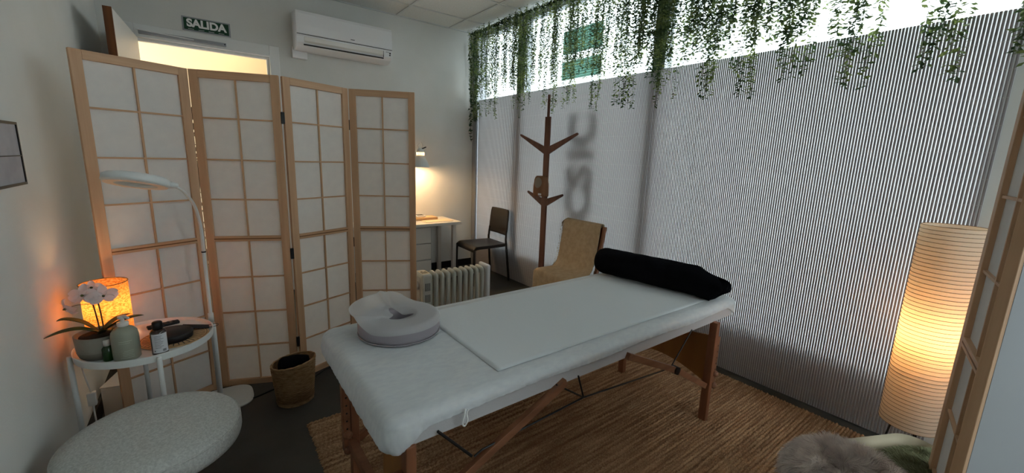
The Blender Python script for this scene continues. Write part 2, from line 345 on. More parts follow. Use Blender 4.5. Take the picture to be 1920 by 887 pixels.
# ------------------------------------------------------------------ blinds of vertical slats
BX = 2.83
def blind(y0, y1, label, pitch=.0131, parts=True):
    t = thing('vertical_slat_blind', label, 'blind', (BX, y0, 0), 0, 'slatted blinds along the window')
    n_ = int((y1 - y0) / pitch + .5); pitch = (y1 - y0) / n_; s0 = None; W2 = .0045; z0, z1 = .012, 2.118
    B().box(.0013, 0, z0, .0018, n_ * pitch, z1 - .002).build('backing_sheet', 'backing', t)
    if parts:
        for k in range(n_):
            if s0 is None: s0 = B().add([(0, -W2, z0), (-.0009, 0, z0), (0, W2, z0), (.001, W2, z0), (.001, -W2, z0), (0, -W2, z1), (-.0009, 0, z1), (0, W2, z1), (.001, W2, z1), (.001, -W2, z1)],
                                        [(0, 1, 6, 5), (1, 2, 7, 6), (2, 3, 8, 7), (3, 4, 9, 8), (4, 0, 5, 9), (0, 4, 3, 2, 1), (5, 6, 7, 8, 9)]).build('slat', 'slat', t, loc=(0, .5 * pitch, 0))
            else: inst(s0, t, (0, (k + .5) * pitch, 0))
    else:
        b = B()
        for k in range(n_): b.box(-.001, (k + .5) * pitch - W2, z0, .002, (k + .5) * pitch + W2, z1)
        stuff(b.build('slat', 'slat', t))
    b = B(); z = .10
    while z < 2.1:
        b.box(-.0016, 0, z, -.001, n_ * pitch, z + .0012); z += .118
    b.build('stitching_thread', 'thread', t)
    return t
blind(.205, 1.995, 'wide grey-slatted blind from the right window post to beside the paper floor lamp')
blind(1.998, 3.75, 'grey-slatted blind between the two window posts, behind the coat rack')
blind(3.753, 4.54, 'narrow pale blind in the window corner behind the black chair')
blind(-1.6, .0, 'blind beyond the folded screen at the right edge', parts=False)
struct(B().box(2.838, .02, 0, 2.93, .235, 2.86).build('trim_3', 'wall'))

# ------------------------------------------------------------------ folding screens
def shoji(name, label, tops, hz=1.825, backed=False):
    t = thing(name, label, 'room divider', (tops[0][0][0], tops[0][0][1], 0))
    ox, oy = tops[0][0]
    SW, TH = .042, .019
    mids = [.04, .255, .47, .685, .915, 1.14, 1.36, 1.581, 1.785]
    cache = {}
    for (a, b) in tops:
        wd = hypot(b[0] - a[0], b[1] - a[1]); ang = atan2(b[1] - a[1], b[0] - a[0]); wd = round(wd, 4)
        f = B()
        f.box(0, -TH / 2, 0, SW, TH / 2, hz).box(wd - SW, -TH / 2, 0, wd, TH / 2, hz)
        fo = f.build('panel', 'pine', t, bevel=.002); fo.location = (a[0] - ox, a[1] - oy, 0); fo.rotation_euler = (0, 0, ang)
        rr = B().box(SW, -TH / 2, .004, wd - SW, TH / 2, .040).build('rail', 'pineh', fo, bevel=.0015)
        B().box(SW, -TH / 2, hz - .04, wd - SW, TH / 2, hz).build('rail', 'pineh', fo, bevel=.0015)
        B().box(SW, -TH / 2, .900, wd - SW, TH / 2, .930).build('rail', 'pineh', fo, bevel=.0015)
        B().box(SW, -TH / 2 + .001, .912, wd - SW, -TH / 2 - .0005, .918).build('rail_groove', 'cork', fo)
        for z in mids[1:-1]:
            if z == .915: continue
            B().box(SW, -.0045, z - .004, wd - SW, .0045, z + .004).build('muntin', 'pineh', fo)
        for z0, z1 in ((.04, .900), (.930, hz - .04)):
            B().box(wd / 2 - .004, -.005, z0, wd / 2 + .004, .004, z1).build('muntin', 'pine', fo)
        if backed: B().box(.018, TH / 2 + .0002, .02, wd - .018, TH / 2 + .0009, hz - .02).build('paper_backing', 'paperb', fo)
        for i in range(8):
            z0 = mids[i] + (.015 if i == 4 else 0); z1 = mids[i + 1] - (.015 if i == 3 else 0)
            if i == 7: z1 = hz - .04
            for x0, x1 in ((SW - .006, wd / 2), (wd / 2, wd - SW + .006)):
                B().box(x0, .0046, z0, x1, .0052, z1).build('paper_pane', 'paper', fo)
    return t
PP = [((-.425, 2.652), (-.026, 2.845)), ((-.018, 2.845), (.376, 2.685)), ((.390, 2.690), (.782, 2.848)), ((.794, 2.850), (1.159, 2.655))]
s1 = shoji('shoji_screen', 'four-panel pine and white paper screen standing zigzag across the doorway wall', PP)
for (hx, hy) in ((-.022, 2.85), (.383, 2.678), (.788, 2.855)):
    for hz in (1.60, .82, .26):
        B().box(hx + .425 - .009, hy - 2.652 - .008, hz - .032, hx + .425 + .009, hy - 2.652 + .008, hz + .032).build('hinge', 'blackm', s1, bevel=.002)
s2 = shoji('shoji_screen', 'folded pine and paper screen at the right edge in front of the paper lamp', [((1.87, .105), (1.455, .017)), ((1.665, -.062), (1.255, .035))], backed=True)

# ------------------------------------------------------------------ rug
import numpy as np
def rug():
    x0, x1, y0, y1 = .33, 2.76, .15, 2.18
    P, Q = .0165, .021       # row pitch (across y), knot pitch (along x)
    nx = int((x1 - x0) / (Q / 4)); ny = int((y1 - y0) / (P / 4))
    X, Y = np.meshgrid(np.linspace(x0, x1, nx + 1), np.linspace(y0, y1, ny + 1), indexing='ij')
    rng = np.random.RandomState(3)
    row = np.floor((Y - y0) / P).astype(int); off = rng.rand(row.max() + 2)
    fy = (Y - y0) / P - row; fx = ((X - x0) / Q + off[row]) % 1.0; kid = np.floor((X - x0) / Q + off[row]).astype(int)
    hv = rng.rand(row.max() + 3, kid.max() + 3)
    Z = .001 + .013 * np.sin(pi * fy) ** .7 * (.25 + .75 * np.sin(pi * fx) ** .7) * (.6 + .6 * hv[row, kid])
    ex = rng.rand(ny + 1) * .012; Xs = X.copy(); Xs[0, :] -= ex; Xs[-1, :] += rng.rand(ny + 1) * .01
    Z[0, :] = 0; Z[-1, :] = 0; Z[:, 0] = 0; Z[:, -1] = 0
    co = np.stack([Xs - x0, Y - y0, Z], -1).reshape(-1, 3)
    I = np.arange((nx + 1) * (ny + 1)).reshape(nx + 1, ny + 1)
    F = np.stack([I[:-1, :-1], I[1:, :-1], I[1:, 1:], I[:-1, 1:]], -1).reshape(-1, 4)
    me = bpy.data.meshes.new('rug'); me.vertices.add(len(co)); me.vertices.foreach_set('co', co.ravel())
    me.loops.add(F.size); me.loops.foreach_set('vertex_index', F.ravel()); me.polygons.add(len(F))
    me.polygons.foreach_set('loop_start', np.arange(0, F.size, 4)); me.update(calc_edges=True)
    me.polygons.foreach_set('use_smooth', np.ones(len(F), bool)); me.materials.append(M['rug'])
    o = bpy.data.objects.new('jute_rug', me); COL.objects.link(o); o.location = (x0, y0, 0.0005)
    tag(o, 'coarse brown woven jute rug under the massage table', 'rug')
rug()

# ------------------------------------------------------------------ massage table
TX0, TX1, TY0, TY1 = .34, 2.41, 1.0, 1.80
def rrect(x0, y0, x1, y1, r, n=10, step=.03):
    pts = []
    for (cx, cy, a0) in ((x1 - r, y0 + r, -pi / 2), (x1 - r, y1 - r, 0), (x0 + r, y1 - r, pi / 2), (x0 + r, y0 + r, pi)):
        for k in range(n + 1):
            a = a0 + pi / 2 * k / n; pts.append((cx + r * cos(a), cy + r * sin(a)))
    out = []
    for i in range(len(pts)):
        a = pts[i]; b = pts[(i + 1) % len(pts)]; L_ = hypot(b[0] - a[0], b[1] - a[1]); m_ = max(1, int(L_ / step))
        for k in range(m_): out.append((a[0] + (b[0] - a[0]) * k / m_, a[1] + (b[1] - a[1]) * k / m_))
    return out
mt = thing('massage_table', 'portable massage table with reddish wooden legs and padded grey top', 'massage table', (1.37, 1.4, 0))
O = Vector((1.37, 1.4, 0))
def loc_(x, y, z): return (x - O.x, y - O.y, z)
def padmesh(x0, y0, x1, y1, zb, zt, r, rad, name, m, parent):
    b = B(); prof = [(.0, zb), (0, zt - rad)] + [(rad * (1 - cos(a)), zt - rad + rad * sin(a)) for a in (pi / 8, pi / 4, 3 * pi / 8, pi / 2)]
    rings = [(ins, z) for ins, z in prof]; n0 = None; v = []; f = []
    base = rrect(x0, y0, x1, y1, r)
    n0 = len(base)
    for ins, z in rings:
        sx = 1 - 2 * ins / (x1 - x0); sy = 1 - 2 * ins / (y1 - y0); cx, cy = (x0 + x1) / 2, (y0 + y1) / 2
        v += [loc_(cx + (p[0] - cx) * sx, cy + (p[1] - cy) * sy, z) for p in base]
    for i in range(len(rings) - 1):
        for k in range(n0): f.append((i * n0 + k, i * n0 + (k + 1) % n0, (i + 1) * n0 + (k + 1) % n0, (i + 1) * n0 + k))
    f.append(tuple(range(n0))[::-1]); f.append(tuple((len(rings) - 1) * n0 + k for k in range(n0)))
    return b.add(v, f).build(name, m, parent, smooth=False)
pm = padmesh(TX0 + .008, TY0 + .008, TX1 - .008, TY1 - .008, .588, .672, .068, .03, 'pad', 'pad', mt)
B().box(*loc_(TX0 + .05, TY0 + .05, .575), *loc_(TX1 - .05, TY1 - .05, .600)).build('under_frame', 'beechh', mt)
def legpart(x, y, holes=True, sleeve_side=1):
    lg = B().box(*loc_(x - .016, y - .021, .004), *loc_(x + .016, y + .021, .59)).build('leg', 'beech', mt, bevel=.003)
    B().box(*loc_(x - .017, y - .022, 0), *loc_(x + .017, y + .022, .006)).build('foot_cap', 'blackm', lg)
    sx = sleeve_side * .032
    B().box(*loc_(x + sx - .014, y - .018, .20), *loc_(x + sx + .014, y + .018, .50)).build('upper_leg', 'beechh', lg, bevel=.003)
    for z in (.255, .215 - .03):
        B().lathe([(0, 0), (.017, 0), (.019, .006), (.014, .014), (.006, .02), (0, .02)], 12, T=Matrix.Translation(loc_(x + sx, y - .018, z + .03)) @ Matrix.Rotation(pi / 2, 4, 'X')).build('knob', 'beechh', lg)
    hb = B()
    for k in range(5): hb.tube([loc_(x + sx, y - .0181, .31 + k * .035), loc_(x + sx, y - .0187, .31 + k * .035)], .004, 8)
    hb.build('adjusting_hole', 'dark', lg)
    return lg
legpart(2.15, 1.0); legpart(2.19, 1.60); legpart(.415, 1.02, sleeve_side=-1); legpart(.415, 1.60, sleeve_side=-1)
def brace(a, b):
    B().bar(loc_(*a), loc_(*b), .022, .03).build('brace', 'beechh', mt, bevel=.002)
brace((2.125, 1.0, .222), (1.80, 1.0, .415)); brace((1.79, 1.0, .419), (1.40, 1.0, .60))
brace((2.16, 1.62, .222), (1.43, 1.62, .60)); brace((.435, 1.0, .34), (1.03, 1.0, .60)); brace((.435, 1.62, .222), (1.05, 1.62, .60))
B().tube([loc_(1.795, .98, .417), loc_(1.795, 1.018, .417)], .02, 14).build('brace_knuckle', 'blackm', mt)
# end panels of plywood, curved lower edge
def epanel(x, th, y0, y1, zt, zb, sag):
    ys_ = [y0 + (y1 - y0) * k / 14 for k in range(15)]
    poly = [(y, zb + sag * sin(pi * k / 14)) for k, y in enumerate(ys_)] + [(y, zt - .03 * sin(pi * k / 14)) for k, y in reversed(list(enumerate(ys_)))]
    return B().prism(poly, lambda u, v, w_: loc_(x + (w_ - .5) * th, u, v)).build('end_panel', 'ply', mt, bevel=.001)
epanel(2.17, .012, 1.022, 1.58, .50, .22, .06)
epanel(.418, .012, 1.05, 1.24, .575, .02, 0)
B().bar(loc_(.40, 1.04, .24), loc_(.40, 1.60, .24), .03, .04).build('stretcher', 'beechh', mt)
def cord(pts, name='cord', r=.0035):
    B().tube([loc_(*p) for p in pts], r, 6).build(name, 'blackm', mt)
cord([(1.915, 1.0, .60), (1.755, 1.0, .44)]); cord([(1.755, 1.0, .437), (1.138, 1.0, .495)]); cord([(1.138, 1.0, .495), (.66, 1.0, .472), (.63, 1.0, .46)])
cord([(1.138, 1.0, .495), (1.10, 1.0, .60)]); cord([(1.138, 1.0, .495), (.985, 1.0, .60)]); cord([(.50, 1.0, .605), (.62, 1.0, .467)], r=.005)
# fitted sheet over the pad
def fitted():
    base = rrect(TX0, TY0, TX1, TY1, .062, 16, .010); n0 = len(base); cx, cy = (TX0 + TX1) / 2, (TY0 + TY1) / 2
    # outward normals
    rings = []
    prof = [0, .12, .25, .4, .55, .7, .8, .88, .95, 1.0]
    rad = .05; zt = .682
    def hem(x, y):
        d = 1e9
        for qx, qy in ((TX0, TY0), (TX1, TY0), (TX0, TY1), (TX1, TY1)): d = min(d, hypot(x - qx, y - qy))
        if x < TX0 + .02: return .575
        if x > TX1 - .02: return .585
        u = min(1, max(0, (d - .035) / .11)); u = u * u * (3 - 2 * u)
        return (.572 if x < 1.3 else .60) * (1 - u) + (.637 + .005 * sin(x * 9)) * u
    v = []; f = []
    nprof = 16
    for i in range(nprof + 1):
        t = i / nprof
        for k, p in enumerate(base):
            q = base[(k + 1) % n0]; r_ = base[k - 1]; tx, ty = q[0] - r_[0], q[1] - r_[1]; L_ = hypot(tx, ty); nx, ny = ty / L_, -tx / L_
            hz = hem(*p)
            if t < .5:
                a = t / .5 * pi / 2; ins = rad * (1 - cos(a)) if False else rad * (1 - sin(a)); z = zt - rad * .62 * (1 - cos(a))
            else:
                u = (t - .5) / .5; ins = 0; z = (zt - rad * .62) * (1 - u) + hz * u
                wv = mn.noise(Vector((p[0] * 26, p[1] * 26, z * 5))) * .004 * u + mn.noise(Vector((p[0] * 75 + z * 30, p[1] * 75, 1))) * .0045 * u ** .7
                ins -= .005
                ins = wv + (.004 if t == 1 else 0)
                if p[0] < TX0 + .1: ins -= .012 * sin(pi * u) * .6
            v.append(loc_(p[0] - nx * ins, p[1] - ny * ins, z))
    for i in range(nprof):
        for k in range(n0): f.append((i * n0 + k, (i + 1) * n0 + k, (i + 1) * n0 + (k + 1) % n0, i * n0 + (k + 1) % n0))
    # top: rings toward centre
    top0 = 0; prev = list(range(n0))
    for j in range(1, 9):
        s_ = 1 - j / 9 * .98; st = len(v)
        for k, p in enumerate(base):
            q = Vector(v[k]); x_ = (q.x) * s_ + (cx - O.x) * (1 - s_); y_ = q.y * s_ + (cy - O.y) * (1 - s_)
            v.append((x_, y_, zt + .0012 * mn.noise(Vector((x_ * 6, y_ * 6, 0)))))
        cur = list(range(st, st + n0))
        for k in range(n0): f.append((prev[k], prev[(k + 1) % n0], cur[(k + 1) % n0], cur[k]))
        prev = cur
    f.append(tuple(prev))
    o = B().add(v, f).build('fitted_sheet', 'sheet', None, smooth=True, loc=tuple(O))
    tag(o, 'white disposable fitted sheet stretched over the massage table pad', 'sheet')
    lp = B().tube(bez([(.59, .992, .652), (.583, .986, .635), (.575, .984, .612), (.584, .984, .600), (.594, .985, .615), (.592, .988, .637), (.600, .99, .648)], 6), .0028, 6)
    lo = lp.build('elastic_loop', 'loop', o, smooth=True); lo.location = -O
fitted()
ts = B(); 
ts.grid(lambda u, v: (.77 + u * 1.50, 1.075 + v * .66, 0.6838 + .0008 * mn.noise(Vector((u * 12, v * 6, 3))) + (.0015 * max(0, 1 - v * 14) * (.5 + .5 * sin(u * 23)))), 60, 24)
tso = ts.build('paper_couch_sheet', 'sheet2', None, smooth=True, solid=.0006)
tag(tso, 'loose flat white sheet laid along the middle of the massage table', 'sheet')

# face cushion + cover
fc = thing('face_cushion', 'mauve-grey horseshoe face cushion lying on the near end of the table', 'cushion', (.615, 1.59, .684))
def ring_profile(ro, ri, h):
    c = .022; P = []
    for (cx, cz, a0) in ((ro - c, c, -pi / 2), (ro - c, h - c, 0), (ri + c, h - c, pi / 2), (ri + c, c, pi)):
        for k in range(5):
            a = a0 + pi / 2 * k / 4; P.append((cx + c * cos(a), cz + c * sin(a)))
    return P
B().lathe(ring_profile(.168, .052, .070), 64, close=True).build('ring_pad', 'mauve', fc, smooth=True)
B().tube([(.1665 * cos(a), .1665 * sin(a), .006) for a in [2 * pi * k / 60 for k in range(61)]], .003, 6).build('seam', 'mauve', fc, smooth=True)
def gz():
    v = []; f = []; n_, m_ = 128, 20
    for i in range(n_):
        a = 2 * pi * i / n_
        star = .026 + .050 * max(0, cos(a - radians(100))) ** 14 + .040 * max(0, cos(a - radians(215))) ** 10 + .034 * max(0, cos(a - radians(330))) ** 10
        away = max(0, cos(a - radians(125)))    # side facing away from the camera, where the cover stands up
        Rr = .184 + .010 * sin(2 * a + 1) + .012 * away
        pleat = .010 * math.exp(-((a - radians(95)) / .07) ** 2) + .008 * math.exp(-((a - radians(185)) / .07) ** 2)
        down = .002 + .006 * max(0, sin(2 * a + .5))
        Lt = (.150 - star) + .0362 + down
        for j in range(m_ + 1):
            t = j / m_; l = t * Lt
            if l < .150 - star: r = star + l; z = .0755 if r > .075 else .058 + .0175 * max(0, (r - .026) / .049)
            elif l < .150 - star + .0362: b_ = (l - (.150 - star)) / .0362 * pi / 2; r = .150 + .023 * sin(b_); z = .0525 + .023 * cos(b_)
            else: r = .173; z = .0525 - (l - (.150 - star) - .0362)
            r2 = star + (Rr - star) * t; z2 = .066 + .048 * t ** 1.4
            w_ = min(1, away * 1.3); w_ = w_ * w_ * (3 - 2 * w_)
            r = r * (1 - w_) + r2 * w_; z = z * (1 - w_) + max(z2, z) * w_ + pleat * min(1, t * 3)
            v.append((r * cos(a), r * sin(a), z + .0015))
    for i in range(n_):
        i2 = (i + 1) % n_
        for j in range(m_): f.append((i * (m_ + 1) + j, i2 * (m_ + 1) + j, i2 * (m_ + 1) + j + 1, i * (m_ + 1) + j + 1))
    o = B().add(v, f).build('cushion_cover', 'gauze', None, smooth=True, loc=(.615, 1.59, .685))
    tag(o, 'thin translucent white cover with a star-shaped hole draped over the face cushion', 'cover')
gz()
# bolster
def bolster():
    A = Vector((2.085, 1.80, .775)); Bp = Vector((2.215, 1.03, .775)); d = (Bp - A); L_ = d.length; d.normalize(); side = Vector((-d.y, d.x, 0)); v = []; f = []
    n_, m_ = 40, 34
    for j in range(m_ + 1):
        t = j / m_
        r = .084
        if t < .06: r = .084 * sqrt(max(0.02, 1 - ((.06 - t) / .06) ** 2)) * .96
        fl = max(0, (t - .84) / .16)
        for i in range(n_):
            a = 2 * pi * i / n_
            rx = r * (1 + .10 * fl); rz = r * (1 - .25 * fl)
            sq = 1 + .05 * cos(4 * a) * fl
            w_ = .003 * mn.noise(Vector((a * 2, t * 14, 0))) + fl * .014 * sin(3 * a + 1.0)
            p = A + d * (L_ * t + fl * .035 * cos(a * 2 + .6)) + side * cos(a) * (rx * sq + w_) + Vector((0, 0, 1)) * (sin(a) * (rz * sq + w_) - fl * .018)
            p.z = max(p.z, .6895)
            v.append(p - A)
    for j in range(m_):
        for i in range(n_): f.append((j * n_ + i, j * n_ + (i + 1) % n_, (j + 1) * n_ + (i + 1) % n_, (j + 1) * n_ + i))
    f.append(tuple(range(n_)))
    t_ = thing('bolster_pillow', 'long round black bolster lying across the far end of the massage table', 'pillow', tuple(A))
    B().add(v, f).build('pillowcase', 'blackcloth', t_, smooth=True, solid=.003)
    c = d * (L_ * .86); B().lathe([(0, 0), (.07, 0), (.072, .01), (.07, .012), (0, .012)], 24, T=Matrix.Translation(c) @ d.to_track_quat('Z', 'Y').to_matrix().to_4x4()).build('bolster_end', 'blackcloth', t_)
bolster()

# ------------------------------------------------------------------ stool (lower left)
stl = thing('upholstered_stool', 'round light grey felt stool in the bottom left corner', 'stool', (-.222, 1.82, 0))
R_ = .262
B().lathe([(0, .428), (R_ * .5, .427), (R_ * .8, .423), (R_ * .93, .414), (R_ * .985, .400), (R_, .382), (R_, .352), (R_ * .985, .336), (0, .336)], 72).build('seat_cushion', 'greyfelt', stl, smooth=True)
B().tube([(R_ * .985 * cos(a), R_ * .985 * sin(a), .400) for a in [2 * pi * k / 72 for k in range(73)]], .003, 6).build('piping', 'greyfelt', stl, smooth=True)
B().lathe([(0, .30), (.12, .30), (.20, .315), (R_ * .96, .336), (R_ * .97, .345), (0, .345)], 60).build('seat_shell', 'shell', stl, smooth=True)
B().lathe([(0, .02), (.02, .02), (.02, .30), (0, .30)], 20).build('column', 'shell', stl, smooth=True)
B().lathe([(0, 0), (.19, 0), (.19, .012), (.03, .03), (0, .03)], 48).build('base', 'shell', stl, smooth=True)

# ------------------------------------------------------------------ side table and what is on it
TC = Vector((-.267, 2.383, 0)); TR = .24; TZ = .55
tt = thing('side_table', 'round white metal tray table beside the left wall', 'table', tuple(TC))
B().lathe([(0, TZ - .006), (TR - .008, TZ - .006), (TR - .006, TZ - .016), (TR, TZ - .018), (TR + .002, TZ + .012), (TR - .002, TZ + .013), (TR - .004, TZ), (0, TZ)], 90).build('tray_top', 'tray', tt, smooth=False)
for a in (192, 282, 12, 102):
    x, y = (TR + .008) * cos(radians(a)), (TR + .008) * sin(radians(a))
    B().tube([(x, y, 0), (x, y, TZ - .002), (x, y, TZ + .004)], [.0095, .0095, .008], 14).build('leg', 'tray', tt, smooth=True)
TZ += .0008
# orange lamp
tl = thing('table_lamp', 'small glowing orange linen cylinder lamp on the white tray table', 'lamp', (-.402, 2.50, TZ))
B().lathe([(0, 0), (.05, 0), (.05, .012), (.012, .02), (.008, .12), (0, .12)], 24).build('base', 'oakb', tl, smooth=True)
B().lathe([(.080, .03), (.080, .262)], 60).build('lamp_shade', 'linen', tl, smooth=True)
B().tube([(.0805 * cos(2 * pi * k / 48), .0805 * sin(2 * pi * k / 48), .262) for k in range(49)], .0018, 6).build('shade_rim', 'stem', tl)
B().lathe([(0, .12), (.018, .128), (.024, .15), (.018, .17), (0, .18)], 16).build('light_bulb', 'bulb', tl, smooth=True)
pl = plight('table_lamp_light', (0, 0, .155), 3.6, (1, .60, .27), .026); pl.parent = tl
cbx = B().tube(bez([(-.05, .02, .004), (-.10, .03, .006), (-.122, .03, -.03), (-.12, .05, -.16), (-.118, .11, -.30)], 6), .0035, 6).build('cord', 'whitepaint', tl, smooth=True)
B().box(-.134, .095, -.362, -.102, .122, -.295).build('inline_switch', 'soapw', cbx, bevel=.004)
B().tube(bez([(-.118, .11, -.36), (-.117, .105, -.44), (-.11, .09, -.52), (-.06, .03, -.545), (.03, .05, -.545)], 6), .0035, 6).build('cord_lower', 'whitepaint', cbx, smooth=True)
# orchid
oc = thing('potted_orchid', 'white orchid in a grey ceramic pot at the left rim of the tray table', 'potted plant', (-.402, 2.30, TZ))
po = B().lathe([(0, 0), (.060, 0), (.071, .010), (.078, .035), (.081, .10), (.076, .10), (.073, .09), (0, .09)], 48).build('pot', 'pot', oc, smooth=True)
B().lathe([(.0605, .001), (.0716, .010), (.0778, .030), (.0785, .034)], 48).build('pot_band', 'pot2', po, smooth=True)
B().lathe([(0, .094), (.05, .096), (.072, .088)], 24).build('soil', 'soil', oc, smooth=True)
def leafblade(b, pts, wmax, n_=14, fold=.25):
    C_ = bez(pts, 5); m_ = len(C_) - 1; v = []; f = []
    for i, p in enumerate(C_):
        t = i / m_; w_ = wmax * (sin(pi * min(1, .12 + t * .88)) ** .7); d = (C_[min(i + 1, m_)] - C_[max(i - 1, 0)]).normalized(); s_ = d.cross(Vector((0, 0, 1)))
        s_ = s_.normalized() if s_.length > 1e-4 else Vector((1, 0, 0)); u = s_.cross(d)
        v += [p - s_ * w_ / 2 + u * w_ * fold, p, p + s_ * w_ / 2 + u * w_ * fold]
    for i in range(m_): f += [(i * 3, i * 3 + 1, i * 3 + 4, i * 3 + 3), (i * 3 + 1, i * 3 + 2, i * 3 + 5, i * 3 + 4)]
    b.add(v, f)
for k, pts in enumerate(([(0, 0, .095), (-.05, -.012, .125), (-.10, -.025, .130), (-.15, -.04, .122)], [(-.01, .02, .095), (-.05, .02, .14), (-.095, .02, .165), (-.12, .01, .170)], [(.01, 0, .095), (.05, -.015, .128), (.10, -.03, .150), (.145, -.04, .158)],
                         [(0, .01, .095), (.05, .04, .13), (.09, .07, .14)], [(0, -.01, .095), (.03, -.05, .12), (.045, -.08, .125)])):
    b = B(); leafblade(b, pts, .034); b.build('leaf', 'orleaf', oc, smooth=True, solid=.002)
cr = Vector((cos(YAW), sin(YAW), 0)); fw = Vector((-sin(YAW), cos(YAW), 0))
tip = [(0, 0, .095), (-.004, .0, .17), (-.010, 0, .24), (-.012, 0, .262)]
B().tube(bez(tip, 5), .0026, 8).build('flower_stem', 'stem', oc, smooth=True)
B().tube(bez([(.012, 0, .095), (.010, 0, .18), (.006, 0, .24), (.0, 0, .27)], 5), .0026, 8).build('flower_stem', 'stem', oc, smooth=True)
def petal(b, c, dirn, nrm, L_, w_):
    d = dirn.normalized(); s_ = nrm.cross(d).normalized(); v = []; f = []; n_, m_ = 7, 4
    for i in range(n_ + 1):
        t = i / n_; ww = w_ * sin(pi * (.06 + .9 * t)) ** .6
        for j in range(m_ + 1):
            u = j / m_ * 2 - 1; v.append(c + d * L_ * t + s_ * ww * u * .5 + nrm * (.006 * (u * u) - .012 * t * t + .002 * sin(5 * t + 3 * u)))
    for i in range(n_):
        for j in range(m_): f.append((i * (m_ + 1) + j, (i + 1) * (m_ + 1) + j, (i + 1) * (m_ + 1) + j + 1, i * (m_ + 1) + j + 1))
    b.add(v, f)
for (c, sc_, nr) in (((-.030, -.01, .268), 1.45, (-.3, -.85, .2)), ((.026, -.012, .258), 1.45, (.4, -.85, -.1)), ((-.082, -.006, .222), 1.2, (-.8, -.5, -.3)), ((-.01, .03, .285), 1.0, (.1, -.9, .4))):
    c = Vector(c); nr = Vector(nr).normalized(); u = nr.cross(Vector((0, 0, 1))).normalized(); v_ = u.cross(nr).normalized() * -1
    fo = B(); fo.lathe([(0, 0), (.004, .002), (.005, .008), (0, .014)], 8, T=Matrix.Translation(c) @ nr.to_track_quat('Z', 'Y').to_matrix().to_4x4())
    fb = fo.build('orchid_flower', 'orleaf' if sc_ > .9 else 'petal', oc, smooth=True)
    for a, Lp, wp in ((0, .036, .036), (180, .036, .036), (90, .032, .022), (218, .032, .022), (322, .032, .022)):
        pb = B(); dd = u * cos(radians(a)) + (-v_) * sin(radians(a)); petal(pb, c, dd, nr, Lp * sc_, wp * sc_); pb.build('petal', 'petal', fb, smooth=True)
    B().tube(bez([c - nr * .002, c * .6 + Vector((-.004, 0, .24)) * .4, Vector((-.008, 0, .225))], 4), .0013, 6).build('twig', 'stem', fb)
# soap bottle
sb = thing('pump_bottle', 'large sage-green pump soap bottle on the tray table', 'bottle', (-.318, 2.208, TZ))
bo = B().lathe([(0, 0), (.040, 0), (.0435, .004), (.044, .100), (.041, .118), (.031, .132), (.017, .139), (.015, .142), (0, .142)], 44).build('bottle', 'soap', sb, smooth=True)
pu = B().lathe([(.0175, .142), (.019, .144), (.019, .158), (.010, .160), (.007, .163), (.006, .172), (.014, .174), (.014, .184), (0, .185)], 24).build('pump', 'soapw', sb, smooth=True)
B().tube(bez([(0, 0, .181), (.012, -.014, .182), (.022, -.027, .178)], 5), [.006] * 6 + [.0055] * 5, 8).build('spout', 'soapw', pu, smooth=True)
def wraplines(b, R, a0, rows):
    for z, h, w0, w1 in rows:
        n_ = 8; v = []; f = []
        for i in range(n_ + 1):
            a = a0 + (w0 + (w1 - w0) * i / n_); v += [(R * cos(a), R * sin(a), z), (R * cos(a), R * sin(a), z + h)]
        for i in range(n_): f.append((i * 2, i * 2 + 2, i * 2 + 3, i * 2 + 1))
        b.add(v, f)
ca = radians(-82)
b = B(); wraplines(b, .0443, ca, [(.086, .0015, -.5, .45), (.078, .001, -.5, .3), (.045, .001, -.2, .5), (.038, .001, -.3, .5), (.031, .001, -.3, .4), (.024, .001, -.3, .5), (.016, .0012, -.5, .5)])
lab(b.build('printed_text', 'print', bo), 'pale lines of print')
# green bottle
gb_ = thing('dropper_bottle', 'small green glass bottle with white cap between pot and pump bottle', 'bottle', (-.376, 2.222, TZ))
B().lathe([(0, 0), (.0165, 0), (.018, .003), (.018, .052), (.012, .060), (.009, .064), (0, .064)], 24).build('bottle', 'gglass', gb_, smooth=True)
B().lathe([(0, .064), (.011, .064), (.011, .085), (.009, .088), (0, .088)], 20).build('cap', 'soapw', gb_, smooth=True)
# brown bottle
bb = thing('oil_bottle', 'brown glass bottle with black cap and white label at the front tray edge', 'bottle', (-.212, 2.188, TZ))
bq = B().lathe([(0, 0), (.026, 0), (.028, .003), (.028, .098), (.022, .108), (.014, .113), (0, .113)], 32).build('bottle', 'bglass', bb, smooth=True)
B().lathe([(0, .113), (.0175, .113), (.0175, .139), (.015, .143), (0, .143)], 24).build('cap', 'blackm', bb, smooth=True)
ll = B(); n_ = 14; v = []; f = []
for i in range(n_ + 1):
    a = ca - 1.0 + 2.1 * i / n_; v += [(.0285 * cos(a), .0285 * sin(a), .012), (.0285 * cos(a), .0285 * sin(a), .096)]
for i in range(n_): f.append((i * 2, i * 2 + 2, i * 2 + 3, i * 2 + 1))
lo = ll.add(v, f).build('bottle_label', 'label', bq)
b = B(); wraplines(b, .0288, ca, [(.086 - .0065 * k, .0014, -.6, random.uniform(.1, .7)) for k in range(9)] + [(.018 + .002 * k, .0012, .25, .7) for k in range(5)] + [(.02, .004, -.75, -.6)])
b.build('label_text', 'ink', lo)
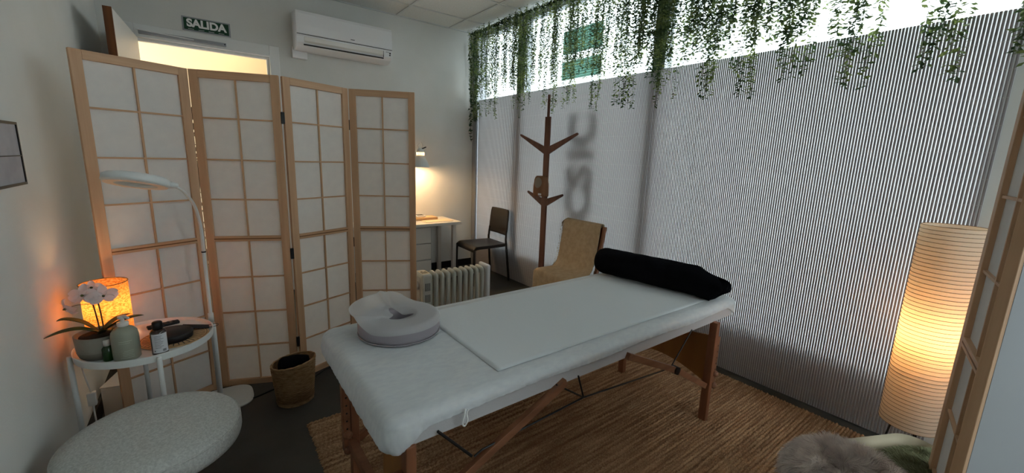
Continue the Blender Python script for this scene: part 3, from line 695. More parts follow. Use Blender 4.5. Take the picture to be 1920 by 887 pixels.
# round mat
rm = thing('round_trivet', 'flat round wooden mat with black ray pattern under the eye mask', 'mat', (-.172, 2.348, TZ))
B().lathe([(0, 0), (.128, 0), (.130, .002), (.128, .004), (0, .004)], 60).build('disc', 'board', rm)
for k in range(36):
    a = 2 * pi * k / 36; B().bar((.07 * cos(a), .07 * sin(a), .0043), (.115 * cos(a), .115 * sin(a), .0043), .0035, .0006).build('ray', 'ink', rm)
B().tube([(.121 * cos(2 * pi * k / 48), .121 * sin(2 * pi * k / 48), .0043) for k in range(49)], .001, 4).build('ring_line', 'ink', rm)
pu_ = thing('black_pouch', 'round flat black zip pouch on the mat behind the brown bottle', 'pouch', (-.178, 2.325, TZ + .0045))
B().lathe([(0, 0), (.068, 0), (.076, .006), (.077, .03), (.070, .037), (0, .039)], 44).build('pouch_body', 'maskf', pu_, smooth=True)
B().tube([(.0775 * cos(2 * pi * k / 44), .0775 * sin(2 * pi * k / 44), .028) for k in range(45)], .0016, 6).build('zip', 'blackm', pu_)
em = thing('eye_mask', 'black satin eye mask with looped cord at the right of the mat', 'eye mask', (-.092, 2.40, TZ + .006))
B().grid(lambda u, v: ((u - .5) * .10, (v - .5) * .055 * (1 - .25 * u), .022 - .022 * u + .006 * sin(pi * v)), 12, 8).build('mask', 'maskf', em, smooth=True, solid=.004)
B().tube(bez([(.045, -.01, .004), (.06, -.02, .003), (.082, -.012, .002), (.086, .01, .002), (.065, .02, .002), (.045, .012, .004)], 6), .0013, 6).build('cord', 'blackm', em)
rc = thing('remote_control', 'dark slim remote control behind the bottles on the tray', 'remote control', (-.222, 2.535, TZ), radians(14))
ro = B().box(-.062, -.017, 0, .062, .017, .014).build('body', 'maskf', rc, bevel=.005, seg=3)
for k in range(5):
    for j in (-1, 1): B().box(-.045 + k * .02, j * .007 - .003, .014, -.037 + k * .02, j * .007 + .003, .0155).build('button', 'ink', rc)

# ------------------------------------------------------------------ magnifier lamp
ml = thing('magnifier_lamp', 'white floor magnifier lamp arching over the tray table', 'lamp', (-.004, 2.672, 0))
def sq(r, z, n_=48, e=3.2): return [(r * math.copysign(abs(cos(a)) ** (2 / e), cos(a)), r * math.copysign(abs(sin(a)) ** (2 / e), sin(a)), z) for a in [2 * pi * k / n_ for k in range(n_)]]
v = sq(.130, 0) + sq(.132, .008) + sq(.122, .013); f = []
for i in range(2):
    for k in range(48): f.append((i * 48 + k, i * 48 + (k + 1) % 48, (i + 1) * 48 + (k + 1) % 48, (i + 1) * 48 + k))
f += [tuple(range(48))[::-1], tuple(range(96, 144))]
lab(B().add(v, f).build('base_plate', 'shell', ml, smooth=False), 'beige-looking squarish floor plate')
bx = Vector((-.030, -.052, 0))
B().tube([bx + Vector((0, 0, .01)), bx + Vector((0, 0, .90))], .0085, 14).build('pole', 'tray', ml, smooth=True)
B().tube([bx + Vector((0, 0, .50)), bx + Vector((0, 0, .55))], .013, 14).build('pole_collar', 'tray', ml, smooth=True)
B().tube([bx + Vector((0, 0, .885)), bx + Vector((0, 0, .892))], .0105, 14).build('black_ring', 'blackm', ml, smooth=True)
arm = bez([(bx.x, bx.y, .895), (bx.x - .001, bx.y - .02, 1.02), (bx.x - .015, bx.y - .09, 1.14), (bx.x - .05, bx.y - .19, 1.222), (bx.x - .088, bx.y - .282, 1.256)], 8)
B().tube(arm, [.0085 - .003 * i / (len(arm) - 1) for i in range(len(arm))], 12).build('gooseneck', 'tray', ml, smooth=True)
hc = Vector((bx.x - .195, bx.y - .285, 1.272)); T = Matrix.Translation(hc) @ Matrix.Rotation(radians(9), 4, 'Y') @ Matrix.Rotation(radians(-13), 4, 'X')
hd = B().lathe([(.066, -.014), (.104, -.014), (.111, -.006), (.109, .016), (.098, .024), (.074, .024), (.066, .012)], 60, T=T, close=True).build('lamp_head', 'tray', ml, smooth=True)
B().lathe([(.070, -.0155), (.103, -.0155), (.103, -.0145), (.070, -.0145)], 60, T=T, close=True).build('diffuser_ring', 'ledw', hd)
B().lathe([(0, .002), (.04, .0015), (.067, -.002), (.067, -.004), (.04, -.006), (0, -.0065)], 48, T=T).build('magnifying_lens', 'lens', hd, smooth=True)
B().tube([T @ Vector((.098, 0, .002)), Vector(arm[-1]) + Vector((.02, .004, -.003)), Vector(arm[-3])], [.017, .012, .007], 12).build('head_joint', 'tray', hd, smooth=True)

# cable box and cables
cb = thing('cable_box', 'white cable tidy box on the floor behind the tray table', 'box', (-.352, 2.965, 0), radians(-16))
B().box(-.125, -.20, .0, .10, .05, .172).build('box_body', 'shell', cb, bevel=.006)
B().box(-.126, -.201, .1725, .101, .051, .18).build('lid', 'whitepaint', cb, bevel=.003)
B().box(.0, -.2008, .11, .035, -.1995, .155).build('cable_slot', 'dark', cb)
B().tube(bez([(.02, -.20, .13), (.02, -.24, .12), (-.01, -.27, .02), (-.07, -.30, .006), (-.12, -.36, .006)], 6), .0045, 8).build('black_cable', 'blackm', cb, smooth=True)
B().tube(bez([(.03, -.20, .13), (.05, -.24, .14), (.09, -.26, .06), (.13, -.27, .006)], 6), .004, 8).build('black_cable', 'blackm', cb, smooth=True)
B().tube(bez([(.02, -.20, .125), (.035, -.24, .07), (.05, -.27, .006), (-.10, -.27, .006), (-.145, -.30, .01)], 6), .004, 8).build('white_cable', 'whitepaint', cb, smooth=True)
# dark leafy plant behind the screen
dp = thing('tall_houseplant', 'dark-leaved plant peeking out behind the left edge of the paper screen', 'plant', (-.10, 3.22, 0))
B().lathe([(0, 0), (.10, 0), (.13, .25), (.12, .25), (.11, .23), (0, .23)], 32).build('plant_pot', 'shell', dp, smooth=True)
b = B(); ls = B()
for k in range(7):
    a = 2 * pi * k / 7; b.tube(bez([(.03 * cos(a), .03 * sin(a), .2), (.05 * cos(a), .05 * sin(a), .8), (.09 * cos(a), .08 * sin(a), 1.5 - .12 * (k % 3))], 5), .006, 6)
    for j in range(22):
        z = .32 + j * .058 + random.uniform(-.02, .02); a2 = random.uniform(0, 2 * pi); q = Vector((.10 * cos(a), .06 * sin(a), z)); Lq = random.uniform(.09, .15)
        e = q + Vector((cos(a2) * Lq, sin(a2) * Lq * .7, -.03 + random.uniform(-.03, .05)))
        leafblade(ls, [q, q.lerp(e, .5) + Vector((0, 0, .02)), e], .035)
leafblade(ls, [(-.12, 0, 1.03), (-.25, -.05, 1.045), (-.355, -.09, .965)], .03); leafblade(ls, [(-.12, 0, .97), (-.24, -.05, .985), (-.325, -.08, .93)], .025)
b.build('plant_stem', 'vstem', dp); stuff(ls.build('foliage', 'ivy', dp, smooth=True))

# ------------------------------------------------------------------ basket
bk = thing('seagrass_basket', 'oval woven seagrass basket on the floor in front of the screen', 'basket', (.318, 2.44, 0))
prof = [(0, .002), (.075, .002)]
for k in range(23):
    z = .006 + k * .0105; r = .082 + .018 * (k / 22); prof += [(r - .002, z), (r + .003, z + .005)]
prof += [(.103, .246), (.098, .250), (.092, .246), (.088, .03), (0, .02)]
bs = B().lathe(prof, 48, sx=1.12, sy=.9)
bs.v = [(x * (1 + .01 * sin(40 * atan2(y, x) + z * 90)), y, z + .012 * (x / .11) * (z / .25)) for x, y, z in bs.v]
bs.build('woven_body', 'seagrass', bk, smooth=True)
B().tube([(.1105 * cos(a), .0885 * sin(a), .252 + .012 * cos(a)) for a in [2 * pi * k / 48 for k in range(49)]], [.006 + .0012 * sin(k * 2.1) for k in range(49)], 8).build('rim', 'seagrass', bk, smooth=True)
tw = thing('black_towels', 'rolled black towels inside the seagrass basket', 'towel', (.318, 2.44, .115))
for k, (dx, zz_, r) in enumerate(((-.035, .0, .05), (.03, .0, .055), (-.012, .055, .066), (.02, .06, .06))):
    B().tube(bez([(dx - .05, .03, zz_ + .045), (dx, 0, zz_ + .055), (dx + .055, -.025, zz_ + .048)], 5), [r * .4, r * .8] + [r * .85] * 7 + [r * .8, r * .4], 14).build('towel_roll', 'blackcloth', tw, smooth=True)
fcab = B().tube(bez([(.02, 2.64, .005), (.12, 2.60, .005), (.25, 2.64, .005), (.40, 2.62, .005), (.60, 2.74, .005), (.95, 2.73, .005), (1.2, 2.6, .005)], 8), .004, 8).build('floor_cable', 'blackm', None, smooth=True)
tag(fcab, 'thin black cable lying on the floor along the foot of the screen', 'cable')

# ------------------------------------------------------------------ exit sign, AC, junction box
sg = thing('exit_sign', 'green SALIDA exit sign with white letters above the door', 'sign', (.13, BY - .001, 2.443))
B().box(-.168, -.004, -.056, .168, 0, .056).build('backing_plate', 'alu', sg)
B().box(-.156, -.0055, -.046, .156, -.004, .046).build('green_face', 'green', sg)
mw = Matrix(((1, 0, 0, 0), (0, 0, -1, -.006), (0, 1, 0, .006), (0, 0, 0, 1)))
text('sign_text', 'SALIDA', .083, 'loop', sg, mw, .0006, .0036)
b = B()
for k in range(4): b.box(-.13 + k * .07, -.0059, -.040, -.09 + k * .07, -.0055, -.037)
b.build('small_print', 'label', sg)
ac = thing('air_conditioner', 'white wall-mounted split air conditioner near the ceiling', 'air conditioner', (1.24, BY, 2.36))
pf_ = [(0, .03), (-.02, .0), (-.10, .0), (-.17, .022), (-.195, .05), (-.203, .10), (-.205, .20), (-.198, .30), (-.185, .325), (0, .345)]
B().prism(pf_, lambda u, v, w_: ((w_ - .5) * .90, u, v)).build('casing', 'acw', ac, bevel=.006, seg=3)
pn = [(-.204, .125), (-.2085, .128), (-.2105, .20), (-.204, .30), (-.192, .326), (-.186, .322), (-.20, .28), (-.205, .20)]
B().prism(pn, lambda u, v, w_: ((w_ - .5) * .895, u, v)).build('front_panel', 'acw', ac, bevel=.002)
B().box(-.448, -.2065, .121, .448, -.2035, .1255).build('panel_gap', 'dark', ac)
fp = [(-.2045, .105), (-.2065, .106), (-.2035, .07), (-.188, .040), (-.186, .042)]
B().prism(fp, lambda u, v, w_: (-.385 + w_ * .74, u, v)).build('air_flap', 'acv', ac)
B().box(-.39, -.2, .033, .36, -.178, .0405).build('air_slot', 'dark', ac)
B().box(.355, -.208, .045, .358, -.198, .107).build('slot_end', 'dark', ac)
B().box(.03, -.2118, .150, .068, -.209, .155).build('badge', 'ink', ac)
b = B()
for k in range(3): b.box(.385 + k * .012, -.2075, .095, .388 + k * .012, -.203, .104)
b.box(.418, -.2075, .085, .432, -.2, .098).box(.418, -.2065, .068, .43, -.199, .078); b.build('display_marks', 'ink', ac)
jb = tag(B().box(-.066, -.045, -.05, .066, 0, .05).build('junction_box', 'acw', None, bevel=.006, loc=(.838, BY, 2.345)), 'small square white junction box below the left end of the air conditioner', 'junction box')

# ------------------------------------------------------------------ desk group
DZk = .675
dk = thing('desk', 'white desk against the back wall, partly behind the screen', 'desk', (1.80, 4.36, 0))
B().box(-.62, -.22, DZk - .032, .58, .26, DZk).build('desk_top', 'desk', dk, bevel=.003)
for x, y in ((.50, -.17), (-.56, -.17), (-.56, .21), (.50, .21)): B().box(x - .022, y - .022, 0, x + .022, y + .022, DZk - .032).build('leg', 'desk', dk, bevel=.002)
dw = B().box(-.10, -.16, .05, .22, .22, DZk - .034).build('drawer_unit', 'heater2', dk, bevel=.003)
for k in range(3): B().box(-.09, -.168, .07 + k * .19, .21, -.16, .245 + k * .19).build('drawer', 'desk', dw, bevel=.002)
def at(x, y): return (x, y, DZk + .0008)
dm = tag(B().box(-.17, -.06, 0, .17, .14, .004).build('paper_sheet', 'kraft', None, loc=at(2.14, 4.28)), 'pale curling paper mat near the right end of the desk', 'paper')
bkx = tag(B().box(-.14, -.08, 0, .13, .08, .028).build('wooden_box', 'oakb', None, bevel=.003, loc=(2.06, 4.46, DZk + .006)), 'flat light wooden box behind the paper on the desk', 'box')
tb = thing('desk_phone', 'white rounded handset lying on the wooden box on the desk', 'phone', (1.995, 4.46, DZk + .035))
B().box(-.06, -.05, 0, .06, .05, .022).build('body', 'shell', tb, bevel=.009, seg=3)
B().box(-.04, -.035, .022, .04, .035, .024).build('screen', 'ink', tb)
dl = thing('desk_lamp', 'grey-white metal desk lamp glowing over the desk behind the screen', 'lamp', (1.86, 4.46, DZk))
B().lathe([(0, 0), (.075, 0), (.075, .015), (.01, .02), (0, .02)], 30).build('base', 'tray', dl, smooth=True)
B().tube([(0, 0, .015), (-.03, .0, .42)], .006, 8).build('lower_arm', 'tray', dl)
B().tube([(-.03, 0, .42), (.12, -.05, .85)], .005, 8).build('upper_arm', 'tray', dl)
hx, hy, hz_ = .125, -.055, .615
hs = B().lathe([(.100, 0), (.098, .004), (.085, .05), (.055, .105), (.042, .125), (.040, .165), (.034, .19), (.018, .205), (0, .208)], 40, c=(hx, hy, hz_)).build('lamp_shade', 'tray', dl, smooth=True, solid=.002)
for k in range(16):
    a = 2 * pi * k / 16; B().box(-.0035, -.0006, 0, .0035, .0012, .032, T=Matrix.Translation((hx, hy, hz_ + .132)) @ Matrix.Rotation(a, 4, 'Z') @ Matrix.Translation((0, .0425, 0))).build('vent_slot', 'bulb', hs)
B().tube(bez([(hx - .01, hy, hz_ + .20), (hx - .03, hy, hz_ + .24), (hx - .005, hy, hz_ + .27)], 5), .002, 6).build('spring', 'silver', dl)
B().tube(bez([(hx + .01, hy, hz_ + .20), (hx + .03, hy, hz_ + .24), (hx + .01, hy, hz_ + .28)], 5), .002, 6).build('spring', 'silver', dl)
B().bar((hx + .02, hy, hz_ + .205), (hx + .07, hy, hz_ + .225), .01, .012).build('clamp_knob', 'blackm', dl)
B().lathe([(0, .0), (.028, .02), (.03, .05), (0, .09)], 16, c=(hx, hy, hz_ + .03)).build('light_bulb', 'bulb', dl, smooth=True)
pl = plight('desk_lamp_light', (hx, hy, hz_ + .02), 7.0, (1, .66, .34), .03); pl.parent = dl

# ------------------------------------------------------------------ black chair
bc = thing('black_chair', 'black plastic stacking chair in the window corner by the desk', 'chair', (2.55, 3.97, 0), radians(-3))
def seatfn(u, v):
    x = -.225 + u * .45; y = (-.5 + v) * (.43 - .03 * u); z = .435 - .012 * sin(pi * v) * sin(pi * min(1, u * 1.2))
    if u < .12: z -= (.12 - u) ** 2 * 3.5 + .0
    return (x, y, z)
B().grid(seatfn, 24, 14).build('seat', 'chairb', bc, smooth=True, solid=.012)
def backfn(u, v):
    z = .535 + u * .30; y = (-.5 + v) * (.40 - .02 * u * u); x = .205 + (z - .43) * .10 + .02 * (1 - (2 * v - 1) ** 2)
    if u > .85: y *= 1 - .25 * ((u - .85) / .15) ** 2 * .3
    return (x, y, z)
B().grid(backfn, 16, 14).build('backrest', 'chairb', bc, smooth=True, solid=.012)
for s in (-1, 1):
    B().tube(bez([(.255, s * .215, 0), (.215, s * .20, .43), (.212, s * .193, .5), (.222, s * .188, .60)], 6), [.014] * 7 + [.013] * 12, 10).build('rear_leg', 'chairb', bc, smooth=True)
    B().tube(bez([(-.215, s * .215, 0), (-.212, s * .212, .36), (-.19, s * .205, .412), (.0, s * .20, .42), (.205, s * .20, .425)], 6), .0125, 10).build('front_leg', 'chairb', bc, smooth=True)

# ------------------------------------------------------------------ oil radiator
hr = thing('oil_radiator', 'cream oil-filled radiator standing right of the paper screen', 'heater', (1.235, 2.80, 0), radians(-2))
fin = None
def finm():
    v = []; f = []
    P_ = []
    H0, H1, Dp = .09, .545, .068; c = .035
    for (cx, cz, a0) in ((Dp - c, H0 + c, -pi / 2), (Dp - c, H1 - c, 0), (-Dp + c, H1 - c, pi / 2), (-Dp + c, H0 + c, pi)):
        for k in range(5): a = a0 + pi / 2 * k / 4; P_.append((cx + c * cos(a), cz + c * sin(a)))
    n_ = len(P_); sec = [(-.004, 1.0), (.004, 1.0), (.013, .88), (.013, .5), (-.013, .5), (-.013, .88)]
    for (x, s_) in sec: v += [(x, p[0] * s_, .3175 + (p[1] - .3175) * (1 - (1 - s_) * .35)) for p in P_]
    for i in range(len(sec)):
        j = (i + 1) % len(sec)
        for k in range(n_): f.append((i * n_ + k, i * n_ + (k + 1) % n_, j * n_ + (k + 1) % n_, j * n_ + k))
    return B().add(v, f)
for k in range(9):
    if fin is None: fin = finm().build('fin', 'heater', hr, smooth=True, loc=(.125, 0, 0))
    else: inst(fin, hr, (.125 + k * .051, 0, 0))
B().tube([(.08, 0, .12), (.56, 0, .12)], .02, 12).tube([(.08, 0, .50), (.56, 0, .50)], .02, 12).build('oil_tube', 'heater', hr, smooth=True)
cbx = B().box(.0, -.078, .07, .085, .078, .548).build('control_housing', 'heater', hr, bevel=.018, seg=4)
cp = B().box(-.006, -.045, .12, .002, .045, .52).build('control_panel', 'heater2', cbx, bevel=.003)
for z, r in ((.455, .032), (.33, .02)): B().lathe([(0, 0), (r, 0), (r * .9, .018), (0, .02)], 24, T=Matrix.Translation((-.004, -.01, z)) @ Matrix.Rotation(-pi / 2, 4, 'Y')).build('knob', 'silver', cp, smooth=True)
for row in (.36, .43 + .02):
    for k in range(5): B().box(.024 + k * .009, -.0788, row - .03, .028 + k * .009, -.0775, row + .03).build('vent_slit', 'dark', cbx)
lb = B().box(.012, -.05, .548, .075, .05, .5488).build('warning_label', 'kraft', cbx)
b = B()
for k in range(4): b.box(.02 + k * .012, -.04, .5488, .026 + k * .012, random.uniform(0, .03), .5492)
b.build('label_print', 'ink', lb)
B().box(.568, -.075, .075, .60, .075, .555).build('end_cap', 'acw', hr, bevel=.012, seg=3)
for x in (.06, .54): B().box(x - .02, -.12, .03, x + .02, .12, .055).tube([(x, -.10, .025), (x, -.085, .025)], .025, 14).tube([(x, .085, .025), (x, .10, .025)], .025, 14).build('castor_foot', 'ink', hr)

# ------------------------------------------------------------------ coat rack + cap
ck = thing('coat_rack', 'reddish-brown flat wooden tree-shaped coat rack against the blind', 'coat rack', (2.66, 3.02, 0), radians(8))
B().box(-.011, -.030, .0, .011, .030, 1.82).build('trunk', 'walnut', ck, bevel=.003)
B().box(-.009, -.010, 1.80, .009, .010, 2.02).build('top_stem', 'walnut', ck, bevel=.002)
for z0, z1, L_ in ((1.47, 1.645, .35), (.97, 1.085, .22)):
    for s in (-1, 1):
        poly = [(s * .024, z0), (s * .024, z0 + .075), (s * L_, z1 + .022), (s * (L_ + .008), z1 + .010), (s * L_, z1)]
        B().prism(poly, lambda u, v, w_: ((w_ - .5) * .018, u, v)).build('branch', 'walnut', ck, bevel=.002)
for a in (0, 1): B().bar((-.16 * (a == 0), -.16 * (a == 1), .02), (.13 * (a == 0), .16 * (a == 1), .02), .05, .036).build('foot', 'walnut', ck, bevel=.003)
hp = B().tube([(-.01, 0, 1.21), (-.05, 0, 1.225)], .007, 8).build('peg', 'walnut', ck)
cpx = thing('brown_cap', 'brown cap with greyish crown hanging on the coat rack peg', 'cap', (2.600, 3.01, 1.075), radians(8))
def capfn(u, v):
    a = u * 2 * pi; t = v; r = .085 * (1 - t ** 3 * .5) * (1 if t < .99 else .0); return (r * cos(a) * .62, r * sin(a) * 1.0, .19 * sin(t * pi / 2))
B().grid(capfn, 32, 14, closeu=True).build('crown', 'capcloth', cpx, smooth=True, solid=.003)
def discfn(u, v):
    a = u * 2 * pi; r = .046 * v; y = r * sin(a); z = .128 + r * cos(a) * 1.1; t = math.asin(min(.999, z / .19)) / (pi / 2); R1 = .085 * (1 - t ** 3 * .5)
    return (-.62 * sqrt(max(.0001, R1 * R1 - y * y)) - .0035, y, z)
B().grid(discfn, 32, 8, closeu=True).build('crown_patch', 'capmesh', cpx, smooth=True)
B().box(-.056, -.050, .010, -.049, -.015, .028).build('tag', 'label', cpx)

# ------------------------------------------------------------------ beige draped chair
dc = thing('draped_armchair', 'wooden chair draped with a tan fringed throw, by the blind', 'chair', (2.60, 2.58, 0))
for s in (-1, 1):
    B().bar((.13, s * .225, .45), (.195, s * .225, .855), .026, .034, up=(0, 1, 0)).build('back_post', 'beech', dc, bevel=.003)
    B().bar((.13, s * .225, .0), (.13, s * .225, .46), .03, .034, up=(0, 1, 0)).build('rear_leg', 'beech', dc, bevel=.003)
    B().bar((-.14, s * .22, .0), (-.14, s * .22, .40), .03, .034, up=(0, 1, 0)).build('front_leg', 'beech', dc, bevel=.003)
B().box(-.155, -.22, .37, .14, .22, .405).build('seat', 'beech', dc, bevel=.006)
B().box(-.0, 0, 0, .018, .43, .22, T=Matrix.Translation((.165, -.215, .62)) @ Matrix.Rotation(radians(9), 4, 'Y')).build('backrest', 'beech', dc, bevel=.004)
thp = [Vector(p) for p in ((.215, 0, .55), (.222, 0, .70), (.222, 0, .85), (.208, 0, .872), (.182, 0, .870), (.168, 0, .85), (.135, 0, .66), (.105, 0, .50), (.07, 0, .435), (.02, 0, .418), (-.08, 0, .417), (-.155, 0, .414), (-.180, 0, .395), (-.186, 0, .34), (-.190, 0, .24), (-.192, 0, .16))]
TPth = bez(thp, 4)
def thf(u, v):
    i = u * (len(TPth) - 1); k = min(int(i), len(TPth) - 2); p = TPth[k].lerp(TPth[k + 1], i - k); y = -.205 + v * .465
    wv = .004 * sin(v * 21 + u * 5) * (.3 + u) + .006 * mn.noise(Vector((u * 7, v * 5, 0))) * (1 if .15 < u < .97 else .4)
    if u > .8: wv += .012 * sin(v * 17) * (u - .8) * 5
    side = max(0, v - .95) * .3
    return (p.x - abs(wv) * (1 if u > .3 else -1) * .9 - .003 * (1 if u > .3 else -1), y + .01 * sin(u * 11), p.z + abs(wv) * .6 * (1 if .5 < u < .8 else 0) - side)
tho = thing('fringed_throw', 'tan cotton throw with fringe covering the wooden chair by the blind', 'throw', (2.60, 2.58, 0))
B().grid(thf, 80, 40).build('cloth', 'throw', tho, smooth=True, solid=.004)
b = B()
for k in range(46):
    u = .16 + .42 * k / 45; p = Vector(thf(u, 1.0)); l = random.uniform(.03, .055)
    b.tube([p, p + Vector((random.uniform(-.006, .006), l * .55, -l * .35)), p + Vector((random.uniform(-.01, .01), l * .7, -l * 1.1))], .0018, 4)
stuff(b.build('fringe', 'throw', tho))

# ------------------------------------------------------------------ paper floor lamp
FL = (2.60, .252)
pla = thing('paper_floor_lamp', 'tall cylindrical ribbed rice-paper floor lamp glowing at the right', 'lamp', (FL[0], FL[1], 0))
v = []; prof = []
NR = 52; z0, z1, R0 = .245, 1.196, .1075
for k in range(NR + 1):
    z = z0 + (z1 - z0) * k / NR; prof.append((R0 - .0012, z))
    if k < NR: prof.append((R0 + .0014, z + (z1 - z0) / NR * .5))
B().lathe(prof, 72).build('paper_shade', 'ricelamp', pla, smooth=True)
rg = None
ringm = B().tube([((R0 - .001) * cos(2 * pi * k / 48), (R0 - .001) * sin(2 * pi * k / 48), 0) for k in range(49)], .0011, 4)
for k in range(NR + 1):
    z = z0 + (z1 - z0) * k / NR + random.uniform(-.0012, .0012)
    if rg is None: rg = ringm.build('hoop', 'ring', pla, loc=(0, 0, z))
    else: inst(rg, pla, (0, 0, z))
for a in (100, 220, 340):
    a = radians(a); B().tube([(.085 * cos(a), .085 * sin(a), 0), (.05 * cos(a), .05 * sin(a), .27), (.02 * cos(a), .02 * sin(a), .62)], .004, 8).build('leg', 'blackm', pla)
B().tube([(0, 0, .25), (0, 0, .62)], .004, 8).build('rod', 'blackm', pla)
B().lathe([(0, .62), (.018, .625), (.032, .66), (.034, .69), (.024, .72), (0, .735)], 20).build('light_bulb', 'bulb', pla, smooth=True)
pl = plight('floor_lamp_light', (0, 0, .70), 5.5, (1, .66, .34), .036); pl.parent = pla

# ------------------------------------------------------------------ furry stool and tub chair, bottom right
def fur(name, m, parent, surf, count, length, width, lean=(0, 0, -1), curl=.4, seed=1):
    rnd = random.Random(seed); v = []; f = []
    for _ in range(count):
        p, nn = surf(rnd); l = length * rnd.uniform(.6, 1.15); cl = mn.noise(p * 22) ; cl2 = mn.noise(p * 22 + Vector((9, 3, 1)))
        d1 = (nn * .75 + Vector(lean) * .35 + Vector((cl, cl2, 0)) * .9).normalized(); d2 = (d1 + Vector(lean) * curl + Vector((cl2, cl, 0)) * .6).normalized()
        s_ = d1.cross(Vector((rnd.uniform(-1, 1), rnd.uniform(-1, 1), rnd.uniform(-1, 1)))).normalized() * width
        o = len(v); a = p; b_ = p + d1 * l * .5; c = b_ + d2 * l * .5
        v += [a - s_, a + s_, b_ + s_ * .8, b_ - s_ * .8, c]; f += [(o, o + 1, o + 2, o + 3), (o + 3, o + 2, o + 4)]
    o = B().add(v, f).build(name, m, parent, smooth=True, fix=False); stuff(o); return o
fs = thing('fur_cushion', 'long-haired grey-mauve faux fur cushion at the bottom right, in front of the green one', 'cushion', (1.60, .25, .075))
EA, EB, EH = .175, .165, .10
B().lathe([(0, .43), (.10, .425), (.15, .40), (.168, .36), (.16, .30), (0, .29)], 40).build('seat_cushion', 'fur', fs, smooth=True)
def dome(rnd):
    while True:
        a = rnd.uniform(0, 2 * pi); t = rnd.random()
        ph = t * 1.75; r = .17 * sin(min(ph, pi / 2)); z = .33 + .10 * cos(ph) if ph < pi / 2 else .33 - (ph - pi / 2) * .35
        if rnd.random() < .25 + r / .17: break
    return Vector((r * cos(a), r * sin(a), z)), Vector((sin(min(ph, 1.57)) * cos(a), sin(min(ph, 1.57)) * sin(a), cos(min(ph, 1.57)))).normalized()
fur('long_fur', 'fur', fs, dome, 26000, .045, .0011)
tcx = thing('tub_chair', 'cream shell tub chair at the bottom right, behind the fur stool', 'chair', (1.79, .12, 0), radians(-26))
ol = rrect(-.27, -.30, .21, .185, .07, 8, .05)
def tub():
    b = B(); n_ = len(ol); v = []; f = []
    for (s_, z) in ((.70, .20), (.88, .30), (.97, .40), (1.0, .452), (.985, .456), (.95, .40), (.86, .31), (.66, .23)):
        v += [(p[0] * s_, p[1] * s_, z + (.0)) for p in ol]
    for i in range(7):
        for k in range(n_): f.append((i * n_ + k, i * n_ + (k + 1) % n_, (i + 1) * n_ + (k + 1) % n_, (i + 1) * n_ + k))
    f.append(tuple(range(n_))[::-1]); f.append(tuple(7 * n_ + k for k in range(n_)))
    return b.add(v, f)
tub().build('shell', 'cream', tcx, smooth=True)
for sx, sy in ((-1, -1), (1, -1), (1, 1), (-1, 1)): B().tube([(sx * .10, sy * .12, .22), (sx * .15, sy * .18, 0)], [.014, .010], 10).build('leg', 'pine', tcx)
gc = thing('green_fur_cushion', 'sage green plush cushion lying in the cream tub chair', 'cushion', (1.87, .04, .30), radians(-26))
def pil(u, v):
    a = u * 2 * pi; ph = (v - .5) * pi; e = 2.6
    return (.185 * cos(ph) ** .7 * math.copysign(abs(cos(a)) ** (2 / e), cos(a)), .20 * cos(ph) ** .7 * math.copysign(abs(sin(a)) ** (2 / e), sin(a)), .075 + .085 * sin(ph))
B().grid(pil, 48, 16, closeu=True).build('cushion_body', 'furg', gc, smooth=True)
def psurf(rnd):
    u = rnd.random(); v = .45 + .55 * rnd.random() ** .6; p = Vector(pil(u, v)); q = Vector((p.x * .6, p.y * .6, (p.z - .075) * 3 + .03)); return p, q.normalized()
fur('short_plush', 'furg', gc, psurf, 22000, .018, .0010, lean=(-.5, .3, -.3), curl=.5, seed=5)

# ------------------------------------------------------------------ hanging vines
def strand(bl, bs_, x, y, ztop, zbot, rnd, leaf=.032, gap=.017, ox=0):
    z = ztop; px, py = x, y; k = 0; ph = rnd.uniform(0, 6); pts = []
    while z > zbot:
        t = (ztop - z); xx = x + .010 * sin(t * 7 + ph); yy = y + .012 * sin(t * 5 + ph * 2)
        pts.append((xx, yy, z)); k += 1
        for s in (0, 1):
            a = rnd.uniform(0, 2 * pi) if s == 0 else a + pi + rnd.uniform(-.6, .6)
            l = leaf * rnd.uniform(.65, 1.25); w_ = l * .5; d = Vector((cos(a) * .8, sin(a) * .9, rnd.uniform(-.75, .25))).normalized()
            sd = d.cross(Vector((rnd.uniform(-.6, .6), rnd.uniform(-.6, .6), 1))).normalized() * (w_ / 2); o = len(bl.v); p = Vector((xx, yy, z)); mdl = p + d * l * .55
            bl.v += [tuple(p), tuple(mdl - sd), tuple(p + d * l), tuple(mdl + sd)]; bl.f.append((o, o + 1, o + 2, o + 3))
        z -= gap * rnd.uniform(.8, 1.2)
    pts.append((xx, yy, zbot))
    # stem: thin triangle section
    P_ = pts[::6] + [pts[-1]]; bs_.tube(P_, .0011, 3, caps=False)
rnd = random.Random(11)
VX = 2.70; ZT = 2.87
def vine(label, y, n_, spread, zlo, zhi, group='artificial hanging vines along the top of the window', x=VX, leaf=.032, gap=.017):
    leaf = leaf if y < 2.2 else leaf * .85
    t = thing('hanging_vine', label, 'artificial plant', (x, y, ZT), 0, group)
    bl = B(); bs_ = B()
    for k in range(n_):
        dy = (k / max(1, n_ - 1) - .5) * spread if n_ > 1 else 0
        strand(bl, bs_, rnd.uniform(-.05, .05), dy + rnd.uniform(-.012, .012), 0, rnd.uniform(zlo, zhi) - ZT, rnd, leaf, gap * .85)
    stuff(bl.build('leaf_sprays', 'leafA', t, fix=False)); bs_.build('stem', 'vstem', t, fix=False)
    return t
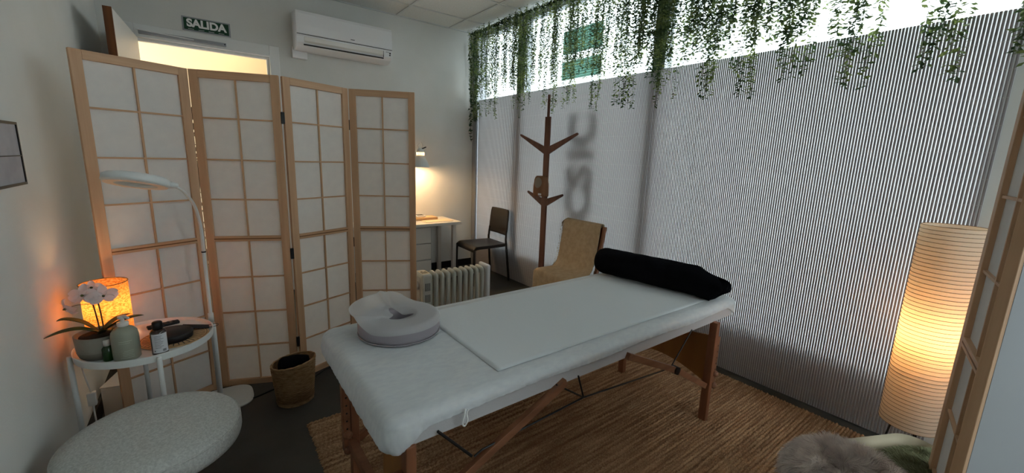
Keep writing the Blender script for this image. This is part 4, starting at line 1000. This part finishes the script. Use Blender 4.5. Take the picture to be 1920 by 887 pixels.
LONG = [(4.02, 'vine bunch hanging just right of the window corner, beside the ivy'), (3.52, 'long vine bunch hanging left of the coat rack top, by the thin window post'), (3.05, 'long vine bunch hanging over the tip of the coat rack'), (2.79, 'long vine bunch hanging just right of the coat rack tip'),
        (2.48, 'slim vine bunch hanging right of the coat rack, over the blurred letters'), (2.19, 'broad vine bunch hanging left of the thick window post'), (1.86, 'vine bunch hanging directly over the thick window post'),
        (1.53, 'first vine bunch hanging right of the thick window post'), (1.29, 'second vine bunch hanging right of the thick window post'), (1.04, 'third vine bunch hanging right of the thick window post'), (.75, 'wide vine bunch hanging alone over the middle of the wide blind'),
        (.44, 'vine bunch with large leaves hanging over the right part of the wide blind'), (.19, 'last vine bunch at the right edge of the window')]
for y, lb_ in LONG: vine(lb_, y, 7, .13 if y > .3 else .07, 1.83, 2.02, leaf=.032 if y > 1 else .037)
y = 4.42; i = 0
while y > .55:
    dens = .62 if y > 2.2 else (.85 if y > .95 else .4)
    n_ = max(3, int(14 * dens)); vine('artificial eucalyptus vine in the dense leafy curtain at the top of the window', y, n_, .13, 2.08, 2.30 if y > .9 else 2.42, x=VX + (.06 if i % 2 else -.03))
    y -= .100 if y > .95 else .15; i += 1
vine('vine bunch in the window corner, thick and close to the ivy', 4.36, 9, .20, 1.84, 1.95)
vine('vine growing down the face of the thick window post', 1.98, 10, .10, 2.0, 2.2, x=2.80)
vine('vine growing down the face of the thin window post', 3.72, 8, .09, 2.05, 2.2, x=2.80)
# ivy
iv = thing('ivy_garland', 'dark ivy garland along the ceiling edge, trailing down the window corner', 'artificial plant', (VX, 4.5, 2.845))
bl = B(); bs_ = B()
def ivyleaf(p, d, l):
    up = Vector((rnd.uniform(-.7, .7), rnd.uniform(-.7, .7), rnd.uniform(-.3, 1))); s_ = d.cross(up).normalized(); n2 = s_.cross(d).normalized(); o = len(bl.v)
    for a_, b_, c_ in ((0, 0, 0), (-.12, -.42, .05), (.30, -.50, .08), (.42, -.20, .0), (1.0, 0, -.08), (.42, .20, .0), (.30, .50, .08), (-.12, .42, .05), (.35, 0, -.03)):
        bl.v.append(tuple(p + d * a_ * l + s_ * b_ * l + n2 * c_ * l))
    for k in range(8): bl.f.append((o + 8, o + k, o + (k + 1) % 8))
def trail(pts, gap, lf):
    C_ = bez(pts, 10); bs_.tube(C_[::2] + [C_[-1]], .0018, 4)
    acc = 0
    for a, b in zip(C_, C_[1:]):
        L_ = (b - a).length; acc += L_
        while acc > gap:
            acc -= gap; ang = rnd.uniform(0, 2 * pi); ivyleaf(a + Vector((rnd.uniform(-.012, .012), rnd.uniform(-.012, .012), 0)), Vector((cos(ang) * .7, sin(ang) * .7, rnd.uniform(-.9, .1))).normalized(), lf * rnd.uniform(.7, 1.2))
for off in ((.03, .06, -1.20), (.0, -.01, -1.24), (.07, .02, -1.0), (.05, -.06, -.95)):
    trail([(off[0] - .02, off[1], 0), (off[0], off[1] + .015, off[2] * .35), (off[0] - .01, off[1] - .01, off[2] * .7), (off[0], off[1], off[2])], .022, .040)
for k in range(3): trail([(.02 * k, 0, .01), (.0, -.6, -.0 + .01 * k), (.02, -1.2, .005), (.0, -1.8, .0), (.02, -2.6, .005), (0, -3.6, 0), (0, -4.3, 0)], .026, .038)
stuff(bl.build('ivy_leaves', 'ivy', iv, fix=False)); bs_.build('stem', 'vstem', iv)
